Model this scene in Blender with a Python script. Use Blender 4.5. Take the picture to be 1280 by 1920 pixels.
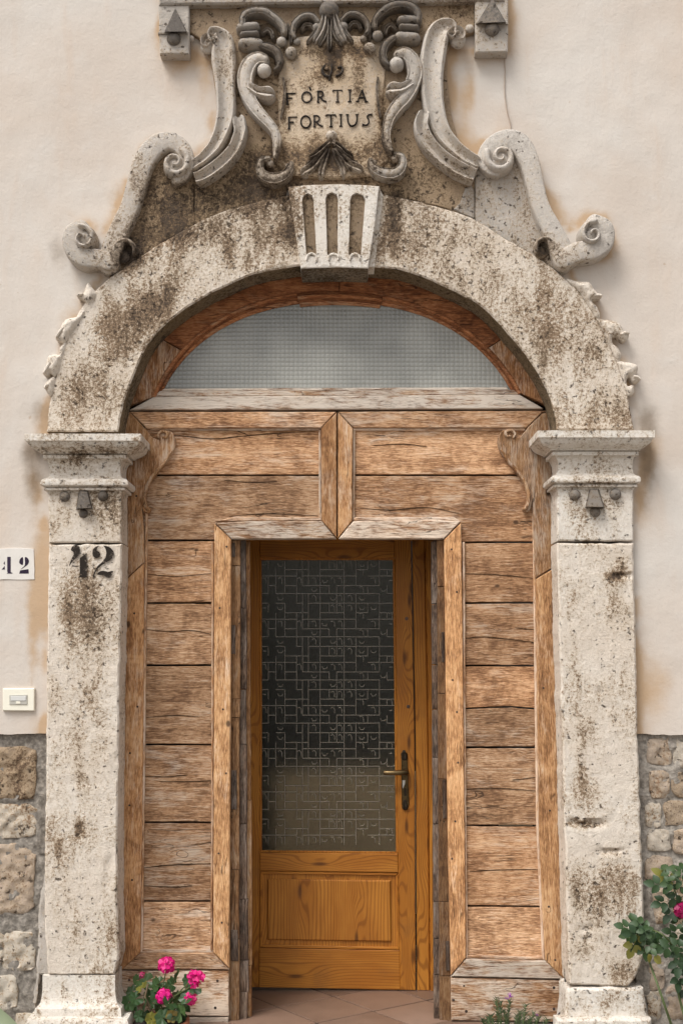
import bpy, math, random
import numpy as np
from mathutils import Vector, noise, geometry
R = math.radians
rnd = random.Random(7)
for o in list(bpy.data.objects): bpy.data.objects.remove(o)
sc = bpy.context.scene
COL = sc.collection

# ------------------------------------------------------------------ camera, sky, sun, exposure
F, PITCH, CAM = 2342.0, R(6.94), Vector((0, -5.5, 1.6))
cd = bpy.data.cameras.new('camera'); cam = bpy.data.objects.new('camera', cd); COL.objects.link(cam)
cam.location = CAM; cam.rotation_euler = (R(90) + PITCH, 0, 0)
cd.sensor_fit = 'VERTICAL'; cd.sensor_height = 24; cd.lens = 24 * F / 1920; cd.clip_end = 500; cd.clip_start = .05
sc.camera = cam
SUN = Vector((-.46, -.50, 1.05)).normalized()
w = bpy.data.worlds.new('World'); sc.world = w; w.use_nodes = True
wn = w.node_tree.nodes; wl = w.node_tree.links
sky = wn.new('ShaderNodeTexSky'); sky.sky_type = 'NISHITA'; sky.sun_disc = False
sky.sun_elevation = math.asin(SUN.z); sky.sun_rotation = math.atan2(SUN.x, SUN.y); sky.dust_density = 4; sky.ozone_density = .6
hs = wn.new('ShaderNodeHueSaturation'); hs.inputs['Saturation'].default_value = .18
wl.new(sky.outputs[0], hs.inputs['Color']); bg = wn['Background']; wl.new(hs.outputs[0], bg.inputs['Color']); bg.inputs['Strength'].default_value = .095
sd = bpy.data.lights.new('sun', 'SUN'); sun = bpy.data.objects.new('sun', sd); COL.objects.link(sun)
sd.energy = 1.15; sd.angle = R(26); sd.color = (1, .985, .955); sun.rotation_euler = SUN.to_track_quat('Z', 'Y').to_euler(); sun.location = (-3, -5, 8)
vs = sc.view_settings; vs.view_transform = 'Standard'; vs.look = 'None'; vs.gamma = 1; vs.use_curve_mapping = False; vs.exposure = 1.08
sc.cycles.use_denoising = True; sc.cycles.max_bounces = 8; sc.cycles.transmission_bounces = 6; sc.cycles.transparent_max_bounces = 8

# ------------------------------------------------------------------ measuring: a photo point on the plane at depth y (y=0 is the face of the stone portal)
SP, CP = math.sin(PITCH), math.cos(PITCH)
def U(px, py, y=0.0):
    dx = (px - 640) / F; dz = (960 - py) / F
    d = Vector((dx, CP - dz * SP, SP + dz * CP))
    return CAM + d * ((y - CAM.y) / d.y)
def XZ(px, py, y=0.0):
    p = U(px, py, y); return (p.x, p.z)
def inv(v):
    q = v - CAM; d = q.y * CP + q.z * SP; u = -q.y * SP + q.z * CP
    return 640 + F * q.x / d, 960 - F * u / d
PXM = 5.5 / F
def fb(x, y, z, o=3):
    return noise.fractal(Vector((x, y, z)), 1.0, 2.0, o)

# stains of the stone, and shade painted into the shaft gouges: (x, y, rx, ry, amount) as centres measured on the facade
STAIN_SHADE = [(230,640,60,55,.35),(165,735,60,45,.45),(430,475,10,42,.6),(465,490,9,22,.5),(545,430,26,62,.5),(500,440,60,40,.25),(738,400,18,70,.65),
 (790,450,50,50,.4),(880,530,50,35,.35),(1000,600,60,60,.25),(1100,650,45,55,.35),(1140,765,70,38,.42),(270,590,60,35,.3),(330,520,70,40,.22),
 (640,470,90,22,.3),(620,130,26,30,.9),(565,150,30,70,.28),(675,150,14,70,.45),(620,300,110,60,.35),(470,330,60,60,.4),(800,340,80,60,.25),
 (430,370,120,40,.45),(320,400,60,60,.55),(240,480,40,30,.75),(1020,466,30,22,.5),(950,400,50,50,.12),(200,960,36,50,.5),(150,860,50,16,.4),(200,845,60,10,.45),
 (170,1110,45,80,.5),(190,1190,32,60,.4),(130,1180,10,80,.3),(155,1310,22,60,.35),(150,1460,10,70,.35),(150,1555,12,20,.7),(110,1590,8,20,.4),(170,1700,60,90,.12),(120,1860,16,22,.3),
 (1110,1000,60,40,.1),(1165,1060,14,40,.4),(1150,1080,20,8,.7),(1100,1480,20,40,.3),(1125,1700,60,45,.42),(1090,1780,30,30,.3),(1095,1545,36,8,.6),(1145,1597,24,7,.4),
 (1165,1820,20,20,.5),(1110,1880,50,30,.25),(1120,870,60,20,.2),(1150,945,40,20,.2),(1125,905,70,8,.3),(1100,945,50,30,.2),(1160,1150,26,90,.25),(1075,1250,12,80,.2),(1130,1300,40,40,.25),(1090,1420,10,60,.3),(1140,1640,50,40,.3),(1080,1680,14,50,.25),
 (620,290,95,26,.55),(532,200,11,90,.4),(713,200,9,90,.5),(620,96,90,12,.55),(590,200,16,60,.15),(650,150,20,40,.25),(100,1300,10,60,.25),(190,1420,20,60,.2),(120,1640,14,50,.25),(180,1780,40,40,.2),(1000,690,30,60,.25),(300,560,50,40,.3),(640,400,40,30,.1),(900,470,50,30,.35),(380,440,60,24,.35)]
SX = np.array(STAIN_SHADE)
def stain_shade_at(px, py):
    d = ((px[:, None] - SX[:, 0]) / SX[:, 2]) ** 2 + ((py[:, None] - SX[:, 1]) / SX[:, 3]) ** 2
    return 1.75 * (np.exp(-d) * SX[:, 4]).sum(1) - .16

# ------------------------------------------------------------------ materials
def mat(name):
    m = bpy.data.materials.new(name); m.use_nodes = True; nt = m.node_tree
    return m, nt, nt.nodes['Principled BSDF']
def nd(nt, t, ins=None, **pr):
    n = nt.nodes.new('ShaderNode' + t)
    for k, v in pr.items(): setattr(n, k, v)
    for k, v in (ins or {}).items():
        s = n.inputs[k]
        if isinstance(v, bpy.types.NodeSocket): nt.links.new(v, s)
        else: s.default_value = v
    return n
def noi(nt, vec, scale, detail=6, rough=.6, dist=0):
    return nd(nt, 'TexNoise', {'Vector': vec, 'Scale': scale, 'Detail': detail, 'Roughness': rough, 'Distortion': dist}).outputs[0]
def mth(nt, op, a, b=0.0, c=None, clamp=False):
    i = {0: a, 1: b}
    if c is not None: i[2] = c
    return nd(nt, 'Math', i, operation=op, use_clamp=clamp).outputs[0]
def sstep(nt, v, lo, hi, a=0.0, b=1.0):
    return nd(nt, 'MapRange', {0: v, 1: lo, 2: hi, 3: a, 4: b}, interpolation_type='SMOOTHSTEP').outputs[0]
def mix(nt, f, a, b, bt='MIX'):
    n = nd(nt, 'Mix', data_type='RGBA', blend_type=bt)
    for s, v in ((n.inputs[0], f), (n.inputs[6], a), (n.inputs[7], b)):
        if isinstance(v, bpy.types.NodeSocket): nt.links.new(v, s)
        else: s.default_value = (*v, 1) if isinstance(v, tuple) and len(v) == 3 else v
    return n.outputs[2]
def bump(nt, b, h, s, d):
    n = nd(nt, 'Bump', {'Height': h, 'Strength': s, 'Distance': d}); nt.links.new(n.outputs[0], b.inputs['Normal'])

def stone_mat(name, ca, cb, brown=(.13, .083, .048), pit=1.0):
    m, nt, b = mat(name)
    P = nd(nt, 'NewGeometry').outputs['Position']
    at = nd(nt, 'Attribute', attribute_name='dirt').outputs['Fac']
    oc = nd(nt, 'SeparateColor', {0: nd(nt, 'ObjectInfo').outputs['Color']})
    Pd = nd(nt, 'VectorMath', {0: P, 1: (1, 1, .45)}, operation='MULTIPLY').outputs[0]
    n1 = noi(nt, P, 2.7, 5); n2 = noi(nt, Pd, 9, 8, .72, .4); n3 = noi(nt, P, 70, 6, .78); n4 = noi(nt, P, 40, 4, .66); n5 = noi(nt, P, 190, 3, .7)
    d = mth(nt, 'ADD', at, oc.outputs[0])
    base = mix(nt, sstep(nt, n1, .35, .65), ca, cb)
    base = mix(nt, sstep(nt, n5, .35, .7, 0, .5), base, tuple(min(1, c * 1.22) for c in cb))
    wt = mth(nt, 'MULTIPLY', oc.outputs[2], sstep(nt, mth(nt, 'MULTIPLY_ADD', n2, .5, n3), .66, .86)); base = mix(nt, wt, base, (.70, .655, .60))
    v = mth(nt, 'MULTIPLY_ADD', mth(nt, 'SUBTRACT', n2, .5), 3.6, d); v = mth(nt, 'MULTIPLY_ADD', mth(nt, 'SUBTRACT', n3, .5), 4.6, v); v = mth(nt, 'MULTIPLY_ADD', mth(nt, 'SUBTRACT', n1, .5), 2.2, v); v = mth(nt, 'MULTIPLY_ADD', mth(nt, 'SUBTRACT', n5, .5), 2.0, v)
    wash = sstep(nt, v, -.3, .9, 0, .62); grime = sstep(nt, v, .40, 1.05, 0, .88)
    c = mix(nt, wash, base, (.43, .305, .175)); c = mix(nt, grime, c, mix(nt, sstep(nt, n1, .4, .6), brown, tuple(x * 1.7 for x in brown)))
    c = mix(nt, sstep(nt, v, 1.0, 1.75, 0, .85), c, (.062, .047, .037))
    sp = mth(nt, 'MULTIPLY_ADD', d, .06, n4); spots = sstep(nt, sp, .615, .69, 0, .88 * pit)
    c = mix(nt, spots, c, (.075, .052, .036))
    dk = mth(nt, 'MULTIPLY', oc.outputs[1], sstep(nt, mth(nt, 'MULTIPLY_ADD', n3, 1.2, n2), 1.05, 1.3, 1, .62))
    c = mix(nt, dk, c, (.062, .052, .045))
    nt.links.new(c, b.inputs['Base Color']); b.inputs['Roughness'].default_value = .92; b.inputs['Specular IOR Level'].default_value = .15
    h = mth(nt, 'MULTIPLY_ADD', n3, .9, n2); h = mth(nt, 'SUBTRACT', h, mth(nt, 'MULTIPLY', spots, .9)); h = mth(nt, 'MULTIPLY_ADD', n5, .35, h)
    bump(nt, b, h, 1.0, .008)
    return m
LIME = stone_mat('weathered_limestone', (.645, .55, .452), (.725, .655, .57))
PALE = stone_mat('pale_limestone', (.68, .61, .53), (.75, .70, .63), pit=.9)
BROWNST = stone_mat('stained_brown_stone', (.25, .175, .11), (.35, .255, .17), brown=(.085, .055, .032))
OCHRE = stone_mat('ochre_stained_stone', (.46, .335, .215), (.60, .485, .36), brown=(.13, .082, .045), pit=.35)
GREYST = stone_mat('grey_weathered_stone', (.42, .375, .325), (.55, .495, .44), brown=(.125, .095, .07))

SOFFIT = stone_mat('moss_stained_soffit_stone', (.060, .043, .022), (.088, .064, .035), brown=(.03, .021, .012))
def plaster_mat():
    m, nt, b = mat('cream_lime_plaster')
    P = nd(nt, 'NewGeometry').outputs['Position']
    a = nd(nt, 'Attribute', attribute_name='dirt').outputs['Fac']; g = nd(nt, 'Attribute', attribute_name='grey').outputs['Fac']
    Pv = nd(nt, 'VectorMath', {0: P, 1: (1.6, 1, .35)}, operation='MULTIPLY').outputs[0]
    n1 = noi(nt, P, 1.3, 5, .55, .6); n2 = noi(nt, P, 7, 7, .65); nv = noi(nt, Pv, 5, 5, .6, .3); n3 = noi(nt, P, 60, 4, .6); n4 = noi(nt, P, 26, 2, .5)
    c = mix(nt, sstep(nt, n1, .32, .68), (.57, .492, .422), (.605, .555, .50))
    c = mix(nt, sstep(nt, nv, .50, .78, 0, .35), c, (.56, .43, .33))
    c = mix(nt, sstep(nt, n2, .52, .75, 0, .35), c, (.62, .585, .545))
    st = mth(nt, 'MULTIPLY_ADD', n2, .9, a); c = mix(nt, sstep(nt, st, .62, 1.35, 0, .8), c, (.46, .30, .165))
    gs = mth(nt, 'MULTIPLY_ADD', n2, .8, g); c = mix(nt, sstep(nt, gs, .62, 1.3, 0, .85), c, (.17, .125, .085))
    c = mix(nt, sstep(nt, n4, .74, .80, 0, .5), c, (.40, .29, .2))
    nt.links.new(c, b.inputs['Base Color']); b.inputs['Roughness'].default_value = .95; b.inputs['Specular IOR Level'].default_value = .1
    bump(nt, b, mth(nt, 'MULTIPLY_ADD', n3, .35, mth(nt, 'MULTIPLY_ADD', nv, .8, n2)), .5, .008)
    return m
PLASTER = plaster_mat()

def wood_mat(name, axis, dark, mid, light, grey=(.62, .53, .44), red=.0, gloss=.75, wr=(1.03, 1.36)):
    m, nt, b = mat(name)
    tc = nd(nt, 'TexCoord').outputs['Object']; oi = nd(nt, 'ObjectInfo'); oc = nd(nt, 'SeparateColor', {0: oi.outputs['Color']})
    off = nd(nt, 'CombineXYZ', {0: mth(nt, 'MULTIPLY', oi.outputs['Random'], 31.7), 1: mth(nt, 'MULTIPLY', oi.outputs['Random'], 17.3), 2: mth(nt, 'MULTIPLY', oi.outputs['Random'], 23.9)}).outputs[0]
    V = nd(nt, 'VectorMath', {0: tc, 1: off}, operation='ADD').outputs[0]
    def st(al, ac):
        s = (al, ac, ac) if axis == 'x' else (ac, ac, al)
        return nd(nt, 'VectorMath', {0: V, 1: s}, operation='MULTIPLY').outputs[0]
    wob = noi(nt, V, 3.2, 3, .5)
    def grain(al, ac, det, ro, di=.6):
        return noi(nt, nd(nt, 'VectorMath', {0: st(al, ac), 1: nd(nt, 'CombineXYZ', {0: wob, 1: wob, 2: wob}).outputs[0]}, operation='ADD').outputs[0], 1, det, ro, di)
    g1 = grain(1.6, 14, 4, .55, 1.0); g2 = grain(13, 150, 4, .7, .3); g3 = grain(38, 420, 3, .65, .1); bl = noi(nt, V, 7.5, 8, .68, .8)
    t = mth(nt, 'MULTIPLY_ADD', g2, .62, mth(nt, 'MULTIPLY', g1, .42)); t = mth(nt, 'MULTIPLY_ADD', bl, .72, t); t = mth(nt, 'MULTIPLY_ADD', g3, .85, t)
    cr = nd(nt, 'ValToRGB', {0: sstep(nt, t, 1.06, 1.56)})
    e = cr.color_ramp.elements; e[0].color = (*dark, 1); e[1].color = (*light, 1); x = e.new(.5); x.color = (*mid, 1)
    c = cr.outputs[0]
    b2 = noi(nt, st(3.2, 10), 1, 7, .7, 1.2)
    wv = mth(nt, 'MULTIPLY_ADD', g1, .3, mth(nt, 'MULTIPLY', g2, .55)); wv = mth(nt, 'MULTIPLY_ADD', b2, .85, wv); wv = mth(nt, 'MULTIPLY_ADD', g3, .3, wv); wv = mth(nt, 'MULTIPLY_ADD', oc.outputs[0], .36, wv)
    c = mix(nt, sstep(nt, wv, wr[0], wr[1], 0, .84), c, grey)
    crack = sstep(nt, mth(nt, 'ABSOLUTE', mth(nt, 'SUBTRACT', grain(.9, 13, 3, .5, 1.6), .5)), .0, .011, 1, 0)
    crack = mth(nt, 'MULTIPLY', crack, sstep(nt, noi(nt, V, 4.1, 2), .52, .62))
    c = mix(nt, mth(nt, 'MULTIPLY', crack, .75), c, (.02, .012, .008))
    vo = nd(nt, 'TexVoronoi', {'Vector': st(5.5, 8), 'Scale': 1.0}); kn = sstep(nt, vo.outputs['Distance'], .05, .11, .85, 0)
    c = mix(nt, mth(nt, 'MULTIPLY', kn, sstep(nt, noi(nt, V, 2.3, 1), .5, .56)), c, (.045, .022, .012))
    c = mix(nt, mth(nt, 'MULTIPLY', oc.outputs[2], .3), c, mix(nt, 1.0, c, (1.22, .96, .70), 'MULTIPLY'))
    c = mix(nt, 1.0, c, nd(nt, 'CombineColor', {0: oc.outputs[1], 1: oc.outputs[1], 2: oc.outputs[1]}).outputs[0], 'MULTIPLY')
    nt.links.new(c, b.inputs['Base Color']); b.inputs['Roughness'].default_value = gloss; b.inputs['Specular IOR Level'].default_value = .25
    h = mth(nt, 'MULTIPLY_ADD', g3, .6, g2); h = mth(nt, 'SUBTRACT', h, mth(nt, 'MULTIPLY', crack, 1.0)); bump(nt, b, h, .8, .006)
    return m
OAK_H = wood_mat('weathered_oak_horizontal', 'x', (.16, .080, .040), (.42, .235, .122), (.65, .43, .265))
OAK_V = wood_mat('weathered_oak_vertical', 'z', (.17, .080, .035), (.41, .215, .095), (.58, .36, .19))
PEEL = wood_mat('peeling_whitewashed_oak', 'x', (.12, .058, .028), (.33, .18, .09), (.52, .34, .2), grey=(.66, .585, .50), wr=(1.08, 1.31))
REDOAK = wood_mat('reddish_oak', 'x', (.10, .036, .015), (.29, .105, .040), (.46, .20, .085), grey=(.40, .27, .17))
OLDW = wood_mat('grey_old_wood', 'z', (.03, .02, .015), (.10, .065, .045), (.21, .14, .095), grey=(.24, .2, .17))

def pine_mat(name, axis):
    m, nt, b = mat(name)
    tc = nd(nt, 'TexCoord').outputs['Object']; oi = nd(nt, 'ObjectInfo')
    r = oi.outputs['Random']; V = nd(nt, 'VectorMath', {0: tc, 1: nd(nt, 'CombineXYZ', {0: mth(nt, 'MULTIPLY', r, 9.0), 1: 0.0, 2: mth(nt, 'MULTIPLY', r, 13.0)}).outputs[0]}, operation='ADD').outputs[0]
    s = (2.2, 9, 9) if axis == 'x' else (9, 9, 2.2)
    S = nd(nt, 'VectorMath', {0: V, 1: s}, operation='MULTIPLY').outputs[0]
    sp = nd(nt, 'SeparateXYZ', {0: V}); ac = sp.outputs[2] if axis == 'x' else sp.outputs[0]
    ss = nd(nt, 'SeparateXYZ', {0: S}); flat = nd(nt, 'CombineXYZ', {0: ss.outputs[0], 1: ss.outputs[2], 2: 0.0}).outputs[0]
    vo = nd(nt, 'TexVoronoi', {'Vector': flat, 'Scale': .8, 'Randomness': 1.0}, voronoi_dimensions='2D').outputs['Distance']
    n = noi(nt, S, .55, 3, .45, .2); fine = noi(nt, nd(nt, 'VectorMath', {0: S, 1: (1, 14, 14) if axis == 'x' else (14, 14, 1)}, operation='MULTIPLY').outputs[0], 2.2, 3, .6)
    kb = mth(nt, 'POWER', sstep(nt, vo, 0, .55, 1, 0), 1.6)
    u = mth(nt, 'MULTIPLY_ADD', n, .11, ac); u = mth(nt, 'MULTIPLY_ADD', kb, .055, u)
    line = mth(nt, 'SINE', mth(nt, 'MULTIPLY', u, 430.0))
    c = mix(nt, sstep(nt, noi(nt, S, 1.3, 3), .3, .7), (.38, .135, .017), (.50, .20, .03))
    c = mix(nt, sstep(nt, line, .2, 1.0, 0, .6), c, (.19, .058, .008)); c = mix(nt, sstep(nt, fine, .5, .72, 0, .4), c, (.24, .08, .011))
    c = mix(nt, sstep(nt, vo, .02, .10, .75, 0), c, (.06, .018, .006))
    c = mix(nt, sstep(nt, noi(nt, V, 4, 4), .55, .75, 0, .45), c, (.20, .085, .025))
    nt.links.new(c, b.inputs['Base Color']); b.inputs['Roughness'].default_value = .5; b.inputs['Specular IOR Level'].default_value = .25; b.inputs['Coat Weight'].default_value = .05; b.inputs['Coat Roughness'].default_value = .25
    bump(nt, b, fine, .12, .002)
    return m
PINE_H, PINE_V = pine_mat('varnished_pine_horizontal', 'x'), pine_mat('varnished_pine_vertical', 'z')

def plain(name, col, rough=.6, metal=0, var=0.0, vs_=20, bmp=0, spec=.5):
    m, nt, b = mat(name); P = nd(nt, 'TexCoord').outputs['Object']; oi = nd(nt, 'ObjectInfo').outputs['Random']
    n = noi(nt, P, vs_, 5, .6); f = mth(nt, 'ADD', mth(nt, 'MULTIPLY', n, 1.0), mth(nt, 'MULTIPLY', mth(nt, 'SUBTRACT', oi, .5), .5))
    c = mix(nt, sstep(nt, f, .2, .8), tuple(x * (1 - var) for x in col), tuple(min(1, x * (1 + var)) for x in col))
    nt.links.new(c, b.inputs['Base Color']); b.inputs['Roughness'].default_value = rough; b.inputs['Metallic'].default_value = metal; b.inputs['Specular IOR Level'].default_value = spec
    if bmp: bump(nt, b, n, .6, bmp)
    return m
INK = plain('black_stencil_paint', (.022, .018, .016), .85, var=.5, vs_=90, spec=.1)
def worn_ink():
    m, nt, b = mat('worn_black_stencil_paint'); P = nd(nt, 'NewGeometry').outputs['Position']
    c = mix(nt, sstep(nt, mth(nt, 'MULTIPLY_ADD', noi(nt, P, 30, 3), .6, noi(nt, P, 110, 5, .75)), .87, 1.0), (.028, .022, .018), (.42, .34, .27))
    nt.links.new(c, b.inputs['Base Color']); b.inputs['Roughness'].default_value = .9; b.inputs['Specular IOR Level'].default_value = .1; return m
INKW = worn_ink()
INKP = plain('dark_violet_stencil_paint', (.04, .028, .05), .8, var=.3, vs_=90, spec=.1)
WHITEP = plain('worn_white_paint', (.62, .585, .54), .85, var=.12, vs_=12, spec=.1)
CREAM = plain('cream_plastic', (.78, .74, .62), .35, var=.02)
GREYPL = plain('grey_plastic', (.42, .40, .35), .4, var=.05)
LABELP = plain('pale_label_card', (.62, .61, .58), .3, var=.04)
BRASS = plain('aged_brass', (.12, .082, .04), .38, 1, var=.45, vs_=40)
BRASSD = plain('blackened_brass', (.035, .025, .016), .45, .8, var=.4, vs_=60)
STEEL = plain('bright_lock_metal', (.62, .6, .56), .3, 1, var=.1)
IRON = plain('rusty_iron_nail', (.05, .03, .022), .8, .2, var=.4)
TILE = plain('brown_floor_tile', (.185, .118, .085), .33, var=.16, vs_=9)
GROUT = plain('dark_grout', (.05, .036, .028), .9, var=.2)
MORTAR = plain('grey_mortar', (.31, .275, .235), .95, var=.5, vs_=48, bmp=.02, spec=.1)
PAVE = plain('street_paving', (.20, .178, .155), .9, var=.25, vs_=.6, spec=.2)
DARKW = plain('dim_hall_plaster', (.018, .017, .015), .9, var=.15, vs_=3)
TANGLOW = plain('tan_glow_slab', (.80, .63, .42), .8, var=.2, vs_=3)
TERRA = plain('terracotta', (.36, .13, .065), .8, var=.25, vs_=14, bmp=.002)
SOIL = plain('potting_soil', (.035, .024, .016), 1, var=.5, vs_=60, bmp=.01)
STEM = plain('green_stem', (.085, .115, .035), .6, var=.25)
STEMB = plain('brown_stem', (.16, .115, .065), .8, var=.3)
def leaf_mat(name, a, b_, yel=.0):
    m, nt, b = mat(name); oi = nd(nt, 'ObjectInfo').outputs['Random']; P = nd(nt, 'TexCoord').outputs['Object']
    n = noi(nt, P, 30, 4); c = mix(nt, mth(nt, 'MULTIPLY_ADD', oi, .75, mth(nt, 'MULTIPLY', n, .3)), a, b_)
    if yel: c = mix(nt, sstep(nt, oi, 1 - yel, 1 - yel * .6, 0, .8), c, (.22, .20, .035))
    nt.links.new(c, b.inputs['Base Color']); b.inputs['Roughness'].default_value = .45
    tr = nd(nt, 'BsdfTranslucent', {'Color': c}); mx = nd(nt, 'MixShader', {0: .2}); nt.links.new(b.outputs[0], mx.inputs[1]); nt.links.new(tr.outputs[0], mx.inputs[2])
    nt.links.new(mx.outputs[0], nt.nodes['Material Output'].inputs['Surface']); return m
GERL = leaf_mat('geranium_leaf', (.022, .058, .018), (.060, .105, .030), .10)
ROSL = leaf_mat('rose_leaf', (.012, .036, .012), (.045, .085, .022), .03)
YELL = leaf_mat('dry_yellow_leaf', (.28, .17, .04), (.22, .23, .04))
FEAT = leaf_mat('feathery_leaf', (.03, .06, .022), (.085, .12, .055))
AGAV = leaf_mat('sage_leaf', (.30, .36, .22), (.34, .40, .26))
MAGE = leaf_mat('magenta_petal', (.62, .002, .15), (.78, .012, .27))
DEEPR = leaf_mat('crimson_petal', (.30, .003, .07), (.48, .006, .13))
VIOL = leaf_mat('violet_petal', (.30, .045, .42), (.45, .10, .55))

def glass_fan():
    m, nt, b = mat('square_pressed_glass')
    s = nd(nt, 'SeparateXYZ', {0: nd(nt, 'TexCoord').outputs['Object']}); k = 2 * math.pi / .0208
    hx = mth(nt, 'ABSOLUTE', mth(nt, 'SINE', mth(nt, 'MULTIPLY', s.outputs[0], k / 2))); hz = mth(nt, 'ABSOLUTE', mth(nt, 'SINE', mth(nt, 'MULTIPLY', s.outputs[2], k / 2)))
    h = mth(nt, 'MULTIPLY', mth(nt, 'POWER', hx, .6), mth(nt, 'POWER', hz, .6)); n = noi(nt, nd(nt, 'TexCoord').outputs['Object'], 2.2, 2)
    c = mix(nt, sstep(nt, n, .3, .7), (.17, .168, .148), (.34, .334, .295)); c = mix(nt, sstep(nt, h, .15, .5, .28, 0), c, (.12, .118, .105))  # grey base and its patches carry the haze and reflections of the glass
    nt.links.new(c, b.inputs['Base Color']); b.inputs['Roughness'].default_value = .22; b.inputs['Specular IOR Level'].default_value = .8
    bump(nt, b, h, .4, .005); return m
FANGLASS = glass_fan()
def glass_door():
    m, nt, b = mat('cathedral_glass')
    b.inputs['Base Color'].default_value = (.95, .91, .80, 1); b.inputs['Transmission Weight'].default_value = 1.0; b.inputs['Roughness'].default_value = .34; b.inputs['IOR'].default_value = 1.17; b.inputs['Specular IOR Level'].default_value = .12
    bump(nt, b, noi(nt, nd(nt, 'TexCoord').outputs['Object'], 45, 3), .35, .004); return m
DOORGLASS = glass_door()
m_, nt_, b_ = mat('glass_relief_ridge'); RIDGE = m_
b_.inputs['Base Color'].default_value = (.25, .215, .165, 1); b_.inputs['Roughness'].default_value = .22; b_.inputs['Specular IOR Level'].default_value = 1.0; b_.inputs['Transmission Weight'].default_value = .25  # pale ridge colour stands for light glinting off the relief

# ------------------------------------------------------------------ mesh helpers
WORLD = {}
def empty(name, loc=(0, 0, 0)):
    o = bpy.data.objects.new(name, None); COL.objects.link(o); o.location = loc; o.empty_display_size = .1; WORLD[o.name] = Vector(loc); return o
def tag(o, label=None, cat=None, group=None, kind='thing'):
    for k, v in (('label', label), ('category', cat), ('group', group), ('kind', kind)):
        if v: o[k] = v
    return o
def finish(name, verts, faces, m, parent=None, color=(0, 1, 0), sharp=38, dirt=False, extra=None):
    V = np.array([tuple(v) for v in verts], dtype=float); lo, hi = V.min(0), V.max(0); c = (lo + hi) / 2
    me = bpy.data.meshes.new(name); me.from_pydata((V - c).tolist(), [], faces); me.materials.append(m)
    me.polygons.foreach_set('use_smooth', [True] * len(me.polygons)); me.set_sharp_from_angle(angle=R(sharp))
    if dirt:
        q = V - np.array(CAM); d = q[:, 1] * CP + q[:, 2] * SP; u = -q[:, 1] * SP + q[:, 2] * CP
        a = me.attributes.new('dirt', 'FLOAT', 'POINT'); a.data.foreach_set('value', stain_shade_at(640 + F * q[:, 0] / d, 960 - F * u / d).astype(np.float32))
    for k, f in (extra or {}).items():
        a = me.attributes.new(k, 'FLOAT', 'POINT'); a.data.foreach_set('value', np.asarray(f, dtype=np.float32))
    o = bpy.data.objects.new(name, me); COL.objects.link(o); o.color = (*color, 1); c = Vector(c); WORLD[o.name] = c
    o.location = c - (WORLD[parent.name] if parent else Vector((0, 0, 0)))
    if parent: o.parent = parent
    return o
def area(p): return .5 * sum(p[i][0] * p[(i + 1) % len(p)][1] - p[(i + 1) % len(p)][0] * p[i][1] for i in range(len(p)))
def resample(p, res):
    out = []
    for i in range(len(p)):
        a, b = p[i], p[(i + 1) % len(p)]; n = max(1, int(math.dist(a, b) / res))
        out += [(a[0] + (b[0] - a[0]) * k / n, a[1] + (b[1] - a[1]) * k / n) for k in range(n)]
    return out
def inside(X, Z, p):
    p = np.array(p); r = np.zeros(len(X), bool); j = len(p) - 1
    for i in range(len(p)):
        if p[i, 1] != p[j, 1]:
            c = ((p[i, 1] > Z) != (p[j, 1] > Z)) & (X < (p[j, 0] - p[i, 0]) * (Z - p[i, 1]) / (p[j, 1] - p[i, 1]) + p[i, 0]); r ^= c
        j = i
    return r
def inset(p, d):
    n = len(p); out = []
    for i in range(n):
        a, b, c = p[i - 1], p[i], p[(i + 1) % n]
        e1 = Vector((b[0] - a[0], b[1] - a[1])).normalized(); e2 = Vector((c[0] - b[0], c[1] - b[1])).normalized()
        n1 = Vector((-e1.y, e1.x)); n2 = Vector((-e2.y, e2.x)); t = n1 + n2
        L = t.length
        if L < .2: t = n1; k = 1
        else: t /= L; k = min(2.0, 1 / max(.3, t.dot(n1)))
        out.append((b[0] + t.x * d * k, b[1] + t.y * d * k))
    return out
def edge_dist(X, Z, p):
    d = np.full(len(X), 9.0); n = len(p); P = np.array(p)
    for i in range(n):
        a, b = P[i], P[(i + 1) % n]; ab = b - a; L = (ab ** 2).sum() or 1e-12
        t = np.clip(((X - a[0]) * ab[0] + (Z - a[1]) * ab[1]) / L, 0, 1); d = np.minimum(d, np.hypot(X - a[0] - t * ab[0], Z - a[1] - t * ab[1]))
    return d
SEED = [0]
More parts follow.
